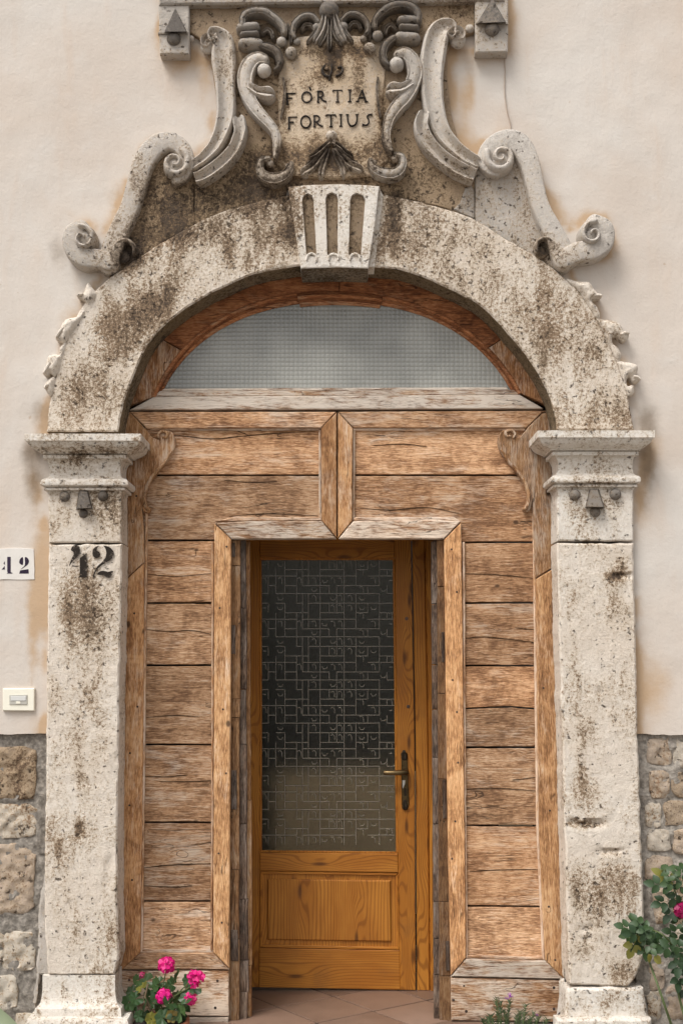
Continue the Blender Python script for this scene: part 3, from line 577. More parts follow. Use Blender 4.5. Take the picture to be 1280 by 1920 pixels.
# shield of the cartouche
SH = [(516,80),(560,72),(620,70),(680,72),(730,80),(724,130),(718,180),(716,240),(728,300),(700,330),(624,338),(540,330),(512,300),(524,240),(521,180),(522,130)]
def shf(x, z):
    px, py = inv(Vector((x, -.02, z))); return .030 * max(0, 1 - ((px - 621) / 105) ** 2)
shield = pslab('shield', SH, .008, .05, OCHRE, portal, res=.016, bev=.006, amp=.004, hf=shf, dirt=True, color=(.12, 0, .55), nfreq=22)
CART = [  # (points with width, relief, colour)
 ([(516,302,8),(518,289,12),(520,270.6,17),(516.6,255,17),(507,241,19),(492,225,22),(478,208,24),(468,189,26),(461,165,29),(462,145,30),(470,127,29),(484,117,24),(497,119,18)], .058, (-.05, 0, .75)),
 ([(470,172,18),(486,181,22),(503,183,28)], .066, (-.05, .05, .6)),
 ([(734,292,8),(728,281.6,13),(723,264,17),(724.7,245.6,18),(731,225,22),(744,206,25),(759,189,27),(770,168,29),(777,145,29),(772,122,28),(758,108,24),(745,109,17)], .058, (.1, .15, .35)),
 ([(768,166,18),(752,174,22),(736,175,28)], .066, (0, .05, .5)),
 ([(505,305,9),(492,308,12),(488,322,15),(496,337,20),(516,342,22),(534,336,19),(544,324,14),(547,313,9)], .06, (.2, .2, .35)),
 ([(740,296,9),(752,301,12),(754,314,16),(746,328,20),(729,333,22),(708,328,19),(695,317,14),(694,306,9)], .06, (.25, .25, .25)),
 ([(456,56,12),(456,45,13),(463,34,14),(481,29,14),(499,31,14),(517,43,14),(531,58,14),(534,71,12)], .06, (.15, .55, .2)),
 ([(782,50,12),(783,37,14),(773,23,15),(754,17,15),(732,20,15),(714,32,14),(702,48,12),(702,62,10)], .06, (.15, .8, .1)),
 ([(488,92,10),(502,95,15),(517,102,16),(525,116,15),(523,131,10),(516,138,6)], .05, (.2, .8, 0)),
 ([(745,76,10),(733,80,14),(722,91,15),(717,106,15),(720,121,12),(728,129,7)], .05, (.2, .8, 0)),
 ([(597,50,9),(588,40,10),(575,37,11),(561,43,11),(551,56,11),(549,70,10),(553,79,8)], .055, (.2, .6, .15)),
 ([(641,47,9),(650,37,10),(664,34,11),(678,40,11),(688,53,11),(689,66,10),(684,74,8)], .055, (.2, .75, .1)),
 ([(616,274,10),(603,286,12),(592,295,11),(583,300,9)], .055, (.0, .1, .75)), ([(626,274,10),(639,283,12),(650,294,11),(658,299,9)], .055, (.0, .1, .75)),
 ([(611,286,12),(598,303,16),(586,317,19),(572,326,18)], .05, (.25, .25, .35)), ([(631,286,12),(644,302,16),(656,314,19),(672,321,18)], .05, (.2, .2, .4)),
 ([(614,288,14),(608,308,14),(603,324,13),(602,332,12)], .045, (.15, .2, .4)), ([(628,288,14),(634,306,14),(641,320,13),(643,330,12)], .045, (.15, .2, .4)),
 ([(608,40,10),(606,54,14),(600,70,15),(592,84,12)], .06, (.05, .25, .5)), ([(628,40,10),(632,54,14),(638,70,15),(645,84,12)], .06, (.05, .35, .4)),
 ([(612,46,10),(612,62,12),(607,78,11),(600,91,8)], .05, (.1, .55, .2)), ([(624,46,10),(625,62,12),(631,78,11),(640,90,8)], .05, (.1, .6, .2)),
 ([(618,60,6),(618,80,11),(618,94,10),(618,101,5)], .06, (.1, .7, .1))]
def pale(pw, col):
    mx, my = sum(p[0] for p in pw) / len(pw), sum(p[1] for p in pw) / len(pw)
    return (col[0] - 1.25, col[1] * .4, max(col[2], .6)) if 560 < mx < 690 and my > 265 else ((col[0] - .45, col[1], col[2]) if my > 265 else col)
for pw, h, col in CART: col = pale(pw, col); scroll('carved_scroll' if len(pw) > 4 else 'carved_leaf', pw, h, body, col=col, y=YS - .008, prof='carved' if len(pw) > 5 else 'crease')
CART2 = [([(566,60,6),(572,52,9),(583,52,9),(588,60,6)], .03, (.3, .7, .1)), ([(654,56,6),(660,48,9),(671,49,9),(676,58,6)], .03, (.3, .75, .1)), ([(540,52,5),(545,66,8),(546,84,6)], .04, (.3, .7, .1)), ([(697,48,5),(693,62,8),(692,78,6)], .04, (.3, .7, .1)),
 ([(492,66,6),(502,60,9),(510,66,9),(512,76,6)], .03, (.4, .7, 0)), ([(742,60,6),(732,52,9),(724,58,9),(722,68,6)], .03, (.4, .75, 0)), ([(531,148,4),(534,170,6),(531,200,5),(527,222,4)], .02, (.2, .2, .3)), ([(708,148,4),(706,170,6),(709,200,5),(713,222,4)], .02, (.2, .3, .2)),
 ([(595,305,6),(586,308,9),(576,314,8)], .04, (.1, .2, .6)), ([(647,303,6),(657,306,9),(668,310,8)], .04, (.1, .2, .6)), ([(600,46,5),(594,62,8),(585,76,9),(577,86,6)], .05, (.1, .5, .4)), ([(637,44,5),(643,60,8),(652,74,9),(660,84,6)], .05, (.1, .5, .4))]
for pw, h, col in CART2: col = pale(pw, col); scroll('carved_leaf', pw, h, body, col=col, y=YS - .012, prof='crease')
for x, y, r, col in ((495,133,14,(-.05,0,.75)),(743,122,15,(.05,.1,.5)),(528,79,10,(0,.3,.6)),(707.5,68,11,(.1,.6,.2)),(546,100,12,(.05,.25,.45)),(692.6,92,12,(.05,.2,.45)),(617,22,20,(.3,.8,0)),(621,255,11,(-.1,0,.9)),
                     (506,307,8,(0,.1,.5)),(541,312,7,(.1,.2,.5)),(741,297,8,(.1,.1,.4)),(700,306,7,(.1,.1,.5)),(595,53,10,(.1,.6,.2)),(643,51,10,(.1,.6,.3)),(557,79,7,(.1,.5,.3)),(681,73,7,(.1,.5,.2))):
    ball('pearl' if r > 10.5 else 'curl_end', x, y, r, -.025, GREYST, body, depth=1.1, color=col)
for pw, col in (([(452,58,18),(466,57,19),(480,56,17)], (.05,.45,.4)), ([(456,72,12),(466,71,12),(482,70,11)], (.1,.7,.1)), ([(457,87,20),(470,87,22),(486,88,20)], (.05,.45,.4)), ([(781,45,17),(766,44,18),(751,44,16)], (.05,.7,.2)), ([(780,59,11),(766,58,12),(752,57,11)], (.1,.7,.2)), ([(778,77,19),(763,76,21),(747,75,19)], (.05,.5,.4))):
    scroll('rolled_end', pw, .055, body, col=col, y=YS - .01)
pslab('hollow_shade', [(484,46),(504,42),(520,54),(524,74),(512,86),(492,88),(484,76)], YS - .004, .05, BROWNST, body, res=.02, bev=.004, amp=.003, dirt=True, color=(.5, .6, 0))  # raised dark plates, the shade of the recesses is put into their colour
pslab('hollow_shade', [(714,48),(734,38),(752,40),(750,70),(734,76),(718,80),(712,66)], YS - .004, .05, BROWNST, body, res=.02, bev=.004, amp=.003, dirt=True, color=(.5, .6, 0))
# worn emblem above the motto
scroll('emblem', [(634,127,3),(640,126,3.5),(642,133,4),(637,140,3.5),(630,143,3)], .010, shield, y=-.024, col=(.4, .85, 0)); scroll('emblem', [(608,124,4),(604,132,5),(608,141,5),(616,144,4)], .010, shield, y=-.024, col=(.4, .85, 0)); ball('emblem', 612, 128, 4, -.028, LIME, shield, color=(0, 0, .3)); scroll('emblem', [(622,122,3),(621,135,3.5),(617,150,3)], .010, shield, y=-.024, col=(.3, .9, 0))

def strokes(name, lines, y, m, parent, th=.003):
    V = []; f = []
    for pts, wd in lines:
        P = [np.array(p, float) for p in (cat(pts, 4) if len(pts) > 2 else pts)]; s = len(V); n = len(P)
        for i, p in enumerate(P):
            t = P[min(n - 1, i + 1)] - P[max(0, i - 1)]; t /= np.hypot(*t) or 1; nx = np.array([-t[1], t[0]]) * wd / 2
            for q in (p + nx, p - nx):
                yq = y(q[0]) if callable(y) else y
                a = U(q[0], q[1], yq); V.append(tuple(a)); V.append((a.x, yq + th * 3, a.z))
        for i in range(n - 1):
            a = s + i * 4; b = a + 4; f += [[a, a + 2, b + 2, b][::-1], [a + 1, a, b, b + 1][::-1], [a + 2, a + 3, b + 3, b + 2][::-1]]
        f += [[s, s + 1, s + 3, s + 2], [s + (n - 1) * 4 + k for k in (0, 2, 3, 1)]]
    return finish(name, V, f, m, parent)
def LET(ch, x0, x1, t, b):
    xm = (x0 + x1) / 2; h = b - t; w_ = x1 - x0; s = 2.5; th = 1.5
    if ch == 'F': return [([(x0 + 2, t), (x0 + 2, b)], s + .6), ([(x0, t + 1), (x1, t + .3)], th), ([(x0 + 2, t + h * .47), (x1 - 7, t + h * .45)], th + .3), ([(x0 - .5, b), (x0 + 5, b)], th), ([(x1 - 7, t + h * .4), (x1 - 7, t + h * .55)], th)]
    if ch == 'O': return [([(xm + w_ / 2 * math.cos(a), (t + b) / 2 + h / 2 * math.sin(a)) for a in [k * math.pi / 6 for k in range(13)]], s)]
    if ch == 'R': return [([(x0 + 2, t), (x0 + 2, b)], s + .4), ([(x0, t + .7), (x0 + 8, t + .7), (x0 + 12, t + h * .25), (x0 + 8, t + h * .52), (x0 + 2, t + h * .53)], s - .5), ([(x0 + 6, t + h * .53), (x0 + 11, b - 4), (x1, b - 1)], s), ([(x0, b), (x0 + 5, b)], th)]
    if ch == 'T': return [([(xm, t), (xm, b)], s), ([(x0, t), (x1, t)], th + .2), ([(xm - 3.5, b), (xm + 3.5, b)], th), ([(x0, t), (x0 - .5, t + 3)], th), ([(x1, t), (x1 + .5, t + 3)], th)]
    if ch == 'I': return [([(xm, t), (xm, b)], s), ([(x0 - 1, t), (x1 + 1, t)], th), ([(x0 - 1, b), (x1 + 1, b)], th)]
    if ch == 'A': return [([(xm, t), (x0 + 2, b)], th), ([(xm, t), (x1 - 3, b)], s + .6), ([(x0 + 5, b - h * .34), (x1 - 6, b - h * .34)], th + .4), ([(x0 - 1, b), (x0 + 5, b)], th), ([(x1 - 6, b), (x1 + 1, b)], th)]
    if ch == 'U': return [([(x0 + 3, t), (x0 + 4, t + h * .6), (x0 + 8, b - 1), (xm + 1, b), (x1 - 5, b - 4), (x1 - 3, t + h * .4), (x1 - 3, t)], s), ([(x0, t), (x0 + 6, t)], th), ([(x1 - 6, t), (x1, t)], th)]
    if ch == 'S': return [([(x1, t), (x1 - 5, t + .5), (x1 - 9, t + h * .2), (x1 - 6, t + h * .5), (x1 - 6, t + h * .75), (x1 - 10, b - 1), (x0 + 1, b - 1.5)], s - .2), ([(x1, t - 1), (x1 - .5, t + 3)], th), ([(x0 + .5, b - 4), (x0, b + 1)], th)]
ysh = lambda px: .0025 - .030 * max(0, 1 - ((px - 621) / 105) ** 2)
for ch, a, b, t, bt in (('F',536.5,554,174,195),('O',566,584,172,191.5),('R',594,612,170,191.5),('T',624,641,169,190.5),('I',653,658,168,190),('A',668,689,168,190),
                        ('F',539.5,557,218.5,241),('O',564,582,217,239),('R',587,605,216,237.5),('T',611.5,629,215,237),('I',636.5,641,214.5,236),('U',648,672,214.5,235.5),('S',679,697,214,235)):
    strokes('letter', LET(ch, a, b, t, bt), ysh, INK, shield)
strokes('letter', [([(580, 163), (582.5, 168)], 3)], ysh, INK, shield)

# pilasters
def loft(name, L, Rr, prof, m, parent, yb, rs=1.0, color=(0, 0, 0), ls=1.0):
    V = []; f = []; NF, NS = 30, 5; SEED[0] += 1
    for py, off in prof:
        d = off * PXM; z = U(0, py, -d).z; x0 = U(L - off * ls, py, -d).x; x1 = U(Rr + off * rs, py, -d).x
        ring = [(x0, yb + (-d - yb) * k / NS) for k in range(NS)] + [(x0 + (x1 - x0) * k / NF, -d) for k in range(NF)] + [(x1, -d + (yb + d) * k / NS) for k in range(NS + 1)]
        for x, y in ring:
            q = .0014 * fb(x * 24, SEED[0] + y * 24, z * 24, 4); V.append((x + q, y + q, z + .6 * q))
    n = NF + 2 * NS + 1
    for i in range(len(prof) - 1):
        for j in range(n - 1): f.append([(i + 1) * n + j, (i + 1) * n + j + 1, i * n + j + 1, i * n + j])
        f.append([i * n, (i + 1) * n, (i + 1) * n + n - 1, i * n + n - 1][::-1])
    f.append(list(range(n))); f.append(list(range((len(prof) - 1) * n, len(prof) * n))[::-1])
    return finish(name, V, f, m, parent, color, 32, True)
CAPP = [(813,45),(826,45),(827,42),(830,40),(835,37),(840,31),(845,22),(848,16),(850,15.5),(850.6,8),(852.4,7),(853,11),(859.6,11),(860.2,5),(864,2),(872,-1),(884,-1.5),(892,0),(896,3),(897,5),(898,11),(901,15),(905,16),(909,15.5),(912,12),(913,5),(914,5),(914.6,8.5),(919,8.5),(920,2),(924,1)]
def dents(lst):
    D = [(*XZ(a, b, 0), c * PXM, d * PXM, e) for a, b, c, d, e in lst]
    def g(x, z):
        h = 0
        for a, b, c, d, e in D:
            t = (z - b) / d + .5 * fb(x * 40, 1.7, z * 10, 2)
            if -1.6 < t < 1.3: h -= e * math.exp(-((x - a) / c) ** 4) * min(1, (t + 1.6) / 2.2) * min(1, (1.3 - t) / .35)
        return h
    return g
LP = empty('pilaster', (0, 0, 0)); LP.parent = portal; LP.location = (0, 0, .1)
loft('capital', 92, 227, CAPP, PALE, LP, DEP, .82, (.28, 0, 0))
nb = pslab('neck_block', [(91,917),(227,917),(228,1017),(92,1018)], 0, DEP, LIME, LP, res=.014, bev=.006, amp=.003, jit=.002, dirt=True, color=(.15, 0, 0))
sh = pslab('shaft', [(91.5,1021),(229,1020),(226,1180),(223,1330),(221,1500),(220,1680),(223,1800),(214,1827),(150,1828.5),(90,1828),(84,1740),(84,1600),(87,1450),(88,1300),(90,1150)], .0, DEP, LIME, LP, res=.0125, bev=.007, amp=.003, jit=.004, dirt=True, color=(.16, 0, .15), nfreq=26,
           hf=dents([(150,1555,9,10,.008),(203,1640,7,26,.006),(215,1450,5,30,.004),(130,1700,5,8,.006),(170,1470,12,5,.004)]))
loft('base', 80, 216, [(1829,0),(1850,0),(1868,1),(1880,4),(1888,10),(1892,14),(1896,15),(1906,15.5),(1908,17),(1912,30),(1918,33),(1935,34),(1960,33)], PALE, LP, DEP, .75, (.05, 0, .1))
pslab('shaft_flank', [(72,1700),(90,1590),(96,1700),(98,1830),(74,1830),(64,1890),(70,1800)], .03, .1, GREYST, LP, res=.02, bev=.01, amp=.008, jit=.008, dirt=True, color=(.0, .1, .1))
RP = empty('pilaster', (0, 0, 0)); RP.parent = portal; RP.location = (0, 0, .1)
loft('capital', 1044, 1186, [(p - 6, o_ * .9) for p, o_ in CAPP], PALE, RP, DEP, 1, (.18, 0, .1), .9)
nb2 = pslab('neck_block', [(1044,911),(1186,911),(1187,1014),(1044,1014)], 0, DEP, PALE, RP, res=.014, bev=.006, amp=.003, jit=.002, dirt=True, color=(.16, 0, 0))
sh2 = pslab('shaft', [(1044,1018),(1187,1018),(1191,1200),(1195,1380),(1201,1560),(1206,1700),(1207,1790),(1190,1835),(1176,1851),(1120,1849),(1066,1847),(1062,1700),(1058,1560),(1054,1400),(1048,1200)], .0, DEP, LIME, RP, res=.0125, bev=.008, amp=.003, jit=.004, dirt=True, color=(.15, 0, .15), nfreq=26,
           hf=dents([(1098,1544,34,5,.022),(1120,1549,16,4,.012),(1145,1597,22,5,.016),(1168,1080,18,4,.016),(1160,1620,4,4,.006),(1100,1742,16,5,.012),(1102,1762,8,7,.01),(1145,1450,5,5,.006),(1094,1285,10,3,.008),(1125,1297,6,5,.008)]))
pslab('base', [(1062,1853),(1120,1853),(1206,1853),(1211,1890),(1215,1912),(1216,1960),(1052,1960),(1058,1915)], -.012, DEP, PALE, RP, res=.016, bev=.01, amp=.005, jit=.005, dirt=True, color=(.0, 0, .1))
pslab('plinth', [(1042,1912),(1222,1910),(1222,1970),(1042,1970)], -.05, .02, PALE, RP, res=.03, bev=.01, amp=.004, jit=.003, dirt=True, color=(.05, 0, .1))
for par, bl, tz, dk in ((LP, [(122,931,10),(193.5,930,10),(157,963,8.5)], [(148,919),(166,919),(174,954),(143,955)], .85), (RP, [(1076.5,928,11),(1152.6,927,11),(1115,960,10)], [(1104,917),(1122,917),(1133,952),(1096,952)], .65)):
    for x, y, r in bl: ball('pearl', x, y, r, -.003, GREYST, par, depth=.9, color=(.15, dk, .1))
    T = [U(x, y, 0) for x, y in tz]; g = [U(tz[0][0] + 3, tz[0][1] + 2, -.018), U(tz[1][0] - 3, tz[1][1] + 2, -.018), U(tz[2][0] - 3, tz[2][1] - 2, -.045), U(tz[3][0] + 3, tz[3][1] - 2, -.045)]
    finish('gutta', T + g, [[4, 7, 6, 5], [0, 4, 5, 1], [1, 5, 6, 2], [2, 6, 7, 3], [3, 7, 4, 0]], GREYST, par, (.15, dk, .1), 20, True)
# stencilled number on the left shaft
def digits(polys, x0, y0, s, y, m, parent, nm='painted_digit'):
    V = []; f = []
    for P in polys:
        q = [XZ(x0 + a / s, y0 + b / s, y) for a, b in P]; q = q if area(q) > 0 else q[::-1]
        cv, ce, cf, ov, _, _ = geometry.delaunay_2d_cdt([Vector(v) for v in q], [], [list(range(len(q)))], 1, 1e-7); k = len(V); n = len(cv)
        V += [(v.x, y, v.y) for v in cv]; f += [[k + i for i in t] if area([cv[i] for i in t]) > 0 else [k + i for i in t][::-1] for t in cf]
    return finish(nm, V, f, m, parent)
C_ = lambda P: [tuple(p) for p in cat(P, 3, True)]
D4 = [C_([(715,150),(740,120),(775,118),(800,142),(800,190),(780,230),(740,270),(715,300),(695,332),(700,300),(720,250),(738,212),(735,185),(715,172)]), [(870,195),(870,440),(780,440),(800,425),(800,245),(845,215)], [(725,320),(790,325),(790,335),(725,332)], [(872,325),(887,328),(887,340),(872,340)]]
D2 = [C_([(995,122),(950,140),(928,172),(930,220),(955,246),(990,240),(1005,215),(992,185),(968,170),(975,145)]), C_([(1035,122),(1090,135),(1130,170),(1140,215),(1110,262),(1050,300),(1000,335),(962,380),(942,440),(930,435),(945,385),(975,330),(1020,290),(1055,240),(1065,190),(1052,145)]), C_([(972,412),(1000,380),(1040,375),(1085,385),(1130,375),(1125,410),(1105,440),(1070,440),(1030,418)])]
INKM = INK
for D in (D4, D2): digits(D, 0, 1000, 5.333, -.0062, INKW, LP)

# ------------------------------------------------------------------ house wall: plaster above, rubble below
house = tag(empty('house_wall', (0, .045, -.1)), 'cream plastered house wall with patchy stains and a rubble stone base', 'wall')
YP = .045
OUT = [(84,1960),(84,1378),(88,1000),(60,880),(88,815),(90,763),(103,712),(117,662),(138,604),(160,562),(190,515),(150,500),(125,480),(122,450),(140,425),(165,425),(190,445),(215,415),(235,360),(250,300),(290,262),(330,256),(362,290),(390,270),(400,200),(392,120),(356,100),(300,100),(300,-30),(950,-30),(950,96),(890,96),(850,90),(836,120),(844,215),(862,270),(890,285),(920,252),(950,248),(995,280),(1010,340),(1045,410),(1070,432),(1100,408),(1130,410),(1147,450),(1130,482),(1090,490),(1066,512),(1100,560),(1135,620),(1160,680),(1185,740),(1190,815),(1215,830),(1190,1000),(1196,1378),(1210,1960)]
HOLE = [(120,1990),(120,900),(120,760),(150,640),(200,560),(260,500),(380,430),(540,380),(720,380),(880,430),(1000,510),(1080,590),(1130,680),(1150,790),(1155,900),(1165,1990)]
def plaster():
    zb = XZ(640, 1377, YP)[1]; X0, X1, Z1 = -5.0, 5.0, 6.6
    hole = [XZ(a, b, YP) for a, b in HOLE]; hole = [p for p in hole if p[1] > zb]; hl = [(hole[0][0], zb)] + hole + [(hole[-1][0], zb)]
    edge = []
    xl, xr = hl[0][0], hl[-1][0]
    def low(xa, xb):
        n = max(2, int(abs(xb - xa) / .025)); return [(xa + (xb - xa) * k / n, zb + .008 * fb((xa + (xb - xa) * k / n) * 9, 5.5, 0, 4)) for k in range(n + 1)]
    poly = low(X0, xl) + resample(hl[1:-1] + [hl[-1]], .05)[:-1] if False else low(X0, xl) + hl[1:-1] + low(xr, X1) + [(X1, Z1), (X0, Z1)]
    G = [(x, z) for z in np.arange(zb + .02, 4.8, .028) for x in np.arange(-1.75, 1.75, .028)] + [(x, z) for z in np.arange(zb + .2, 6.5, .3) for x in np.arange(-4.9, 4.95, .3) if abs(x) > 1.8 or z > 4.85]
    G = np.array(G) + np.array([[rnd.uniform(-.006, .006), rnd.uniform(-.006, .006)] for _ in G]); k = inside(G[:, 0], G[:, 1], poly); G = G[k]; G = G[edge_dist(G[:, 0], G[:, 1], poly) > .01]
    n = len(poly); cv, ce, cf, ov, _, _ = geometry.delaunay_2d_cdt([Vector(p) for p in poly] + [Vector(p) for p in G.tolist()], [], [list(range(n))], 1, 1e-6)
    V = [(v.x, YP + .005 * fb(v.x * 1.7, 1.1, v.y * 1.7, 4) + .0015 * fb(v.x * 9, 2.1, v.y * 9, 3), v.y) for v in cv]; f = [list(t) if area([cv[i] for i in t]) > 0 else list(t)[::-1] for t in cf]
    mi = {s: i for i, l in enumerate(ov) for s in l}; b0 = len(V); V += [(p[0], .5, p[1]) for p in poly]
    for i in range(n):
        j = (i + 1) % n
        if mi[i] != mi[j]: f.append([b0 + i, b0 + j, mi[j], mi[i]])
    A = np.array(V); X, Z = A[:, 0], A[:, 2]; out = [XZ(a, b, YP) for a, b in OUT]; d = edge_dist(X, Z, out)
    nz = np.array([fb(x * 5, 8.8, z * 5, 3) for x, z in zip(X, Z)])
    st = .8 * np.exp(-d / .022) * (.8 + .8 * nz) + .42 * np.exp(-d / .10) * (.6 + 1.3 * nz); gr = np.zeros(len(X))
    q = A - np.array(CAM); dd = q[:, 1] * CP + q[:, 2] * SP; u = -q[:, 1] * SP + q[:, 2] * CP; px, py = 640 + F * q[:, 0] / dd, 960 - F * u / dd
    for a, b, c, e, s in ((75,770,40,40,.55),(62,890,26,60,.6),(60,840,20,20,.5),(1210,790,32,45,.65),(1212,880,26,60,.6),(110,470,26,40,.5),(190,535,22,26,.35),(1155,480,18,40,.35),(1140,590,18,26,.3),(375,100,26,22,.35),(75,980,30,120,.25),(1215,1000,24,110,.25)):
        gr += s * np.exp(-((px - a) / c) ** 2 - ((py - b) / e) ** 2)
    for a, b, c, e, s in ((250,90,60,30,.0),(330,120,40,26,.5),(880,170,12,40,.6),(900,110,40,20,.4),(60,1200,8,140,.55),(1235,1300,30,60,.4),(70,1100,14,80,.4),(870,240,20,60,.5),(380,160,14,60,.4)):
        st += s * np.exp(-((px - a) / c) ** 2 - ((py - b) / e) ** 2)
    finish('plaster', V, f, PLASTER, house, extra={'dirt': st, 'grey': gr})
plaster()
for L_ in ([(944,98),(946,130),(945,170),(949,205),(956,235),(955,262),(950,290)],):
    P_ = cat(L_, 6); slab('hairline_crack', [XZ(x - .35 - .2 * (i % 3), y - .3, YP) for i, (x, y) in enumerate(P_)] + [XZ(x + .35 + .2 * (i % 2), y + .3, YP) for i, (x, y) in list(enumerate(P_))[::-1]], YP - .0075, YP + .01, plain('crack_shadow', (.42, .33, .26), 1), house, res=.5, bev=.0001, er=.5)
# upper back wall so that no light leaks behind the fanlight
def rubble(x0, x1, ztop, known, side):
    xs = sorted((x0, x1)); poly = [(xs[0], -.1), (xs[1], -.1), (xs[1], ztop), (xs[0], ztop)]
    mo = slab('mortar_bed', poly, YP + .022, .5, MORTAR, house, res=.016, bev=.002, amp=.014, nfreq=24)
    hues = [(.30, .22, .15), (.40, .33, .25), (.34, .29, .24)]
    def stone(cx, cz, hw, hh, m, pts=None, col=(.1, 0, .2), pr=.008):
        n = 13; P = pts or [(cx + hw * math.copysign(abs(math.cos(a)) ** .4, math.cos(a)) * rnd.uniform(.84, 1.03), cz + hh * math.copysign(abs(math.sin(a)) ** .4, math.sin(a)) * rnd.uniform(.84, 1.03)) for a in [2 * math.pi * k / n for k in range(n)]]
        def dome(x, z): return .012 * max(0, 1 - ((x - cx) / hw) ** 2) * max(0, 1 - ((z - cz) / hh) ** 2)
        slab('rubble_stone', P, YP + .022 - pr, YP + .05, m, house, res=.010, bev=.003, dome=(.003, .02), amp=.0105, jit=.004, dirt=True, color=(col[0] + .15, col[1], col[2]), nfreq=30, er=.016, sharp=45)
    for (a, b, c, d, kind, jt) in known:
        q0, q1 = XZ(a - 5, b - 5, YP), XZ(c + 5, d + 5, YP); cx, cz = (q0[0] + q1[0]) / 2, (q0[1] + q1[1]) / 2
        stone(cx, cz, abs(q1[0] - q0[0]) / 2, abs(q1[1] - q0[1]) / 2, (RUB_B, RUB_L, RUB_P)[kind], col=jt, pr=rnd.uniform(.003, .010))
    z = -.06
    while z < ztop - .1:
        h = rnd.uniform(.1, .2); x = side[0]
        while x < side[1]:
            wd = rnd.uniform(.14, .3)
            if z + h < ztop - .06: stone(x + wd / 2, z + h / 2, wd / 2 - .018, h / 2 - .018, rnd.choice((RUB_B, RUB_L, RUB_P)), col=(rnd.uniform(-.1, .3), 0, rnd.uniform(0, .4)))
            x += wd + .01
        z += h + .01
RUB_B = stone_mat('brown_rubble', (.21, .145, .095), (.33, .25, .175), brown=(.085, .052, .032))
RUB_L = stone_mat('pale_rubble', (.44, .37, .29), (.54, .48, .40), brown=(.15, .09, .05))
RUB_P = stone_mat('pinkish_rubble', (.36, .27, .20), (.47, .38, .30), brown=(.16, .095, .055))
zr = XZ(640, 1366, YP)[1]
rubble(-5, XZ(100, 1500, YP)[0], zr, [(-40,1402,70,1497,0,(.3,0,.1)),(-50,1510,64,1572,1,(.3,0,.3)),(-60,1586,61,1721,2,(.25,0,.2)),(8,1748,62,1823,1,(.05,0,.2)),(-60,1750,4,1812,1,(.1,0,.2)),(-50,1830,28,1894,1,(.0,0,.2)),(30,1905,64,1950,1,(0,0,.1))], (-2.9, -1.72))
rubble(XZ(1185, 1500, YP)[0], 5, zr, [(1216,1386,1258,1432,2,(.2,.15,.2)),(1266,1386,1335,1438,1,(.1,.1,.3)),(1220,1448,1254,1494,2,(.3,.1,.2)),(1264,1452,1335,1492,0,(.3,.1,.3)),(1214,1508,1238,1548,1,(.15,0,.3)),(1246,1504,1335,1548,0,(.2,0,.35)),(1216,1560,1256,1594,1,(.1,0,.4)),(1264,1558,1335,1600,2,(.35,0,.2)),(1214,1608,1262,1652,2,(.2,0,.2)),(1228,1668,1252,1732,2,(.2,0,.1)),(1262,1650,1330,1735,0,(.2,0,.1)),
       (1222,1810,1244,1856,2,(.1,0,.1)),(1218,1862,1238,1912,1,(.3,0,.1)),(1252,1850,1330,1915,2,(.1,0,.1)),(1264,1745,1330,1800,1,(.1,0,.1))], (1.72, 2.9))
# window sill just above the crest
sill = tag(empty('window_sill', U(620, -20, 0)), 'grey stone window sill ledge above the carved crest at the top edge', 'sill')
pslab('ledge', [(298,8.5),(500,6),(700,4),(945,1),(945,-60),(298,-60)], -.03, .08, GREYST, sill, res=.03, bev=.008, amp=.003, jit=.002, color=(.2, .25, .1))

# ------------------------------------------------------------------ oak gate, two leaves
def board(nm, quad, y0, th, m, parent, col=(0, 1, 0), bev=.0025, jit=.0012, amp=.0012, res=.05, er=.03):
    return pslab(nm, quad, y0, y0 + th, m, parent, res=res, bev=bev, amp=amp, jit=jit, color=col, er=er, nfreq=14)
def wc(wm, b=1.0, s=.2): return (max(0, wm + rnd.uniform(-.1, .1)), b * (1 + rnd.uniform(-s, s)), rnd.random())
YB = YG + .024
def nail(px, py, y, parent, r=2.2): ball('nail', px, py, r, y, IRON, parent, depth=.35, dirt=False)
def plank_set(leaf, L, nails=()):
    for quad, col in L: board('plank', quad, YB, .035, OAK_H, leaf, col, jit=.0018, amp=.002)
gl = tag(empty('gate_leaf', (U(330, 1300, YG).x, YG, ZF)), 'weathered oak gate leaf beside the pilaster painted 42, behind the geranium', 'gate', 'leaves of the oak gate')
gr_ = tag(empty('gate_leaf', (U(930, 1300, YG).x, YG, ZF)), 'right leaf of the weathered oak gate, beside the hinge-side pilaster with the rose', 'gate', 'leaves of the oak gate')
gr_['label'] = 'weathered oak gate leaf on the side of the brass door handle'
plank_set(gl, [([(258,796),(608,796),(608,889.3),(258,889.3)], wc(.05, 1.05)), ([(258,892.6),(608,892.6),(608,984),(420,990),(420,1011.5),(258,1011.5)], wc(.12, .95)),
               ([(256,1015),(410,1015),(410,1128.8),(256,1128.8)], wc(.1, 1.0)), ([(256,1132.2),(410,1132.2),(410,1245.6),(256,1245.6)], wc(.12, 1.05)), ([(255,1249),(409,1249),(409,1394.6),(255,1394.6)], wc(.1, .92)),
               ([(254,1398),(408,1398),(408,1540.4),(254,1540.4)], wc(.15, .86)), ([(252,1543.8),(407,1543.8),(407,1688.3),(252,1688.3)], wc(.22, .84)), ([(250,1691.6),(407,1691.6),(407,1796),(250,1796)], wc(.05, 1.05))])
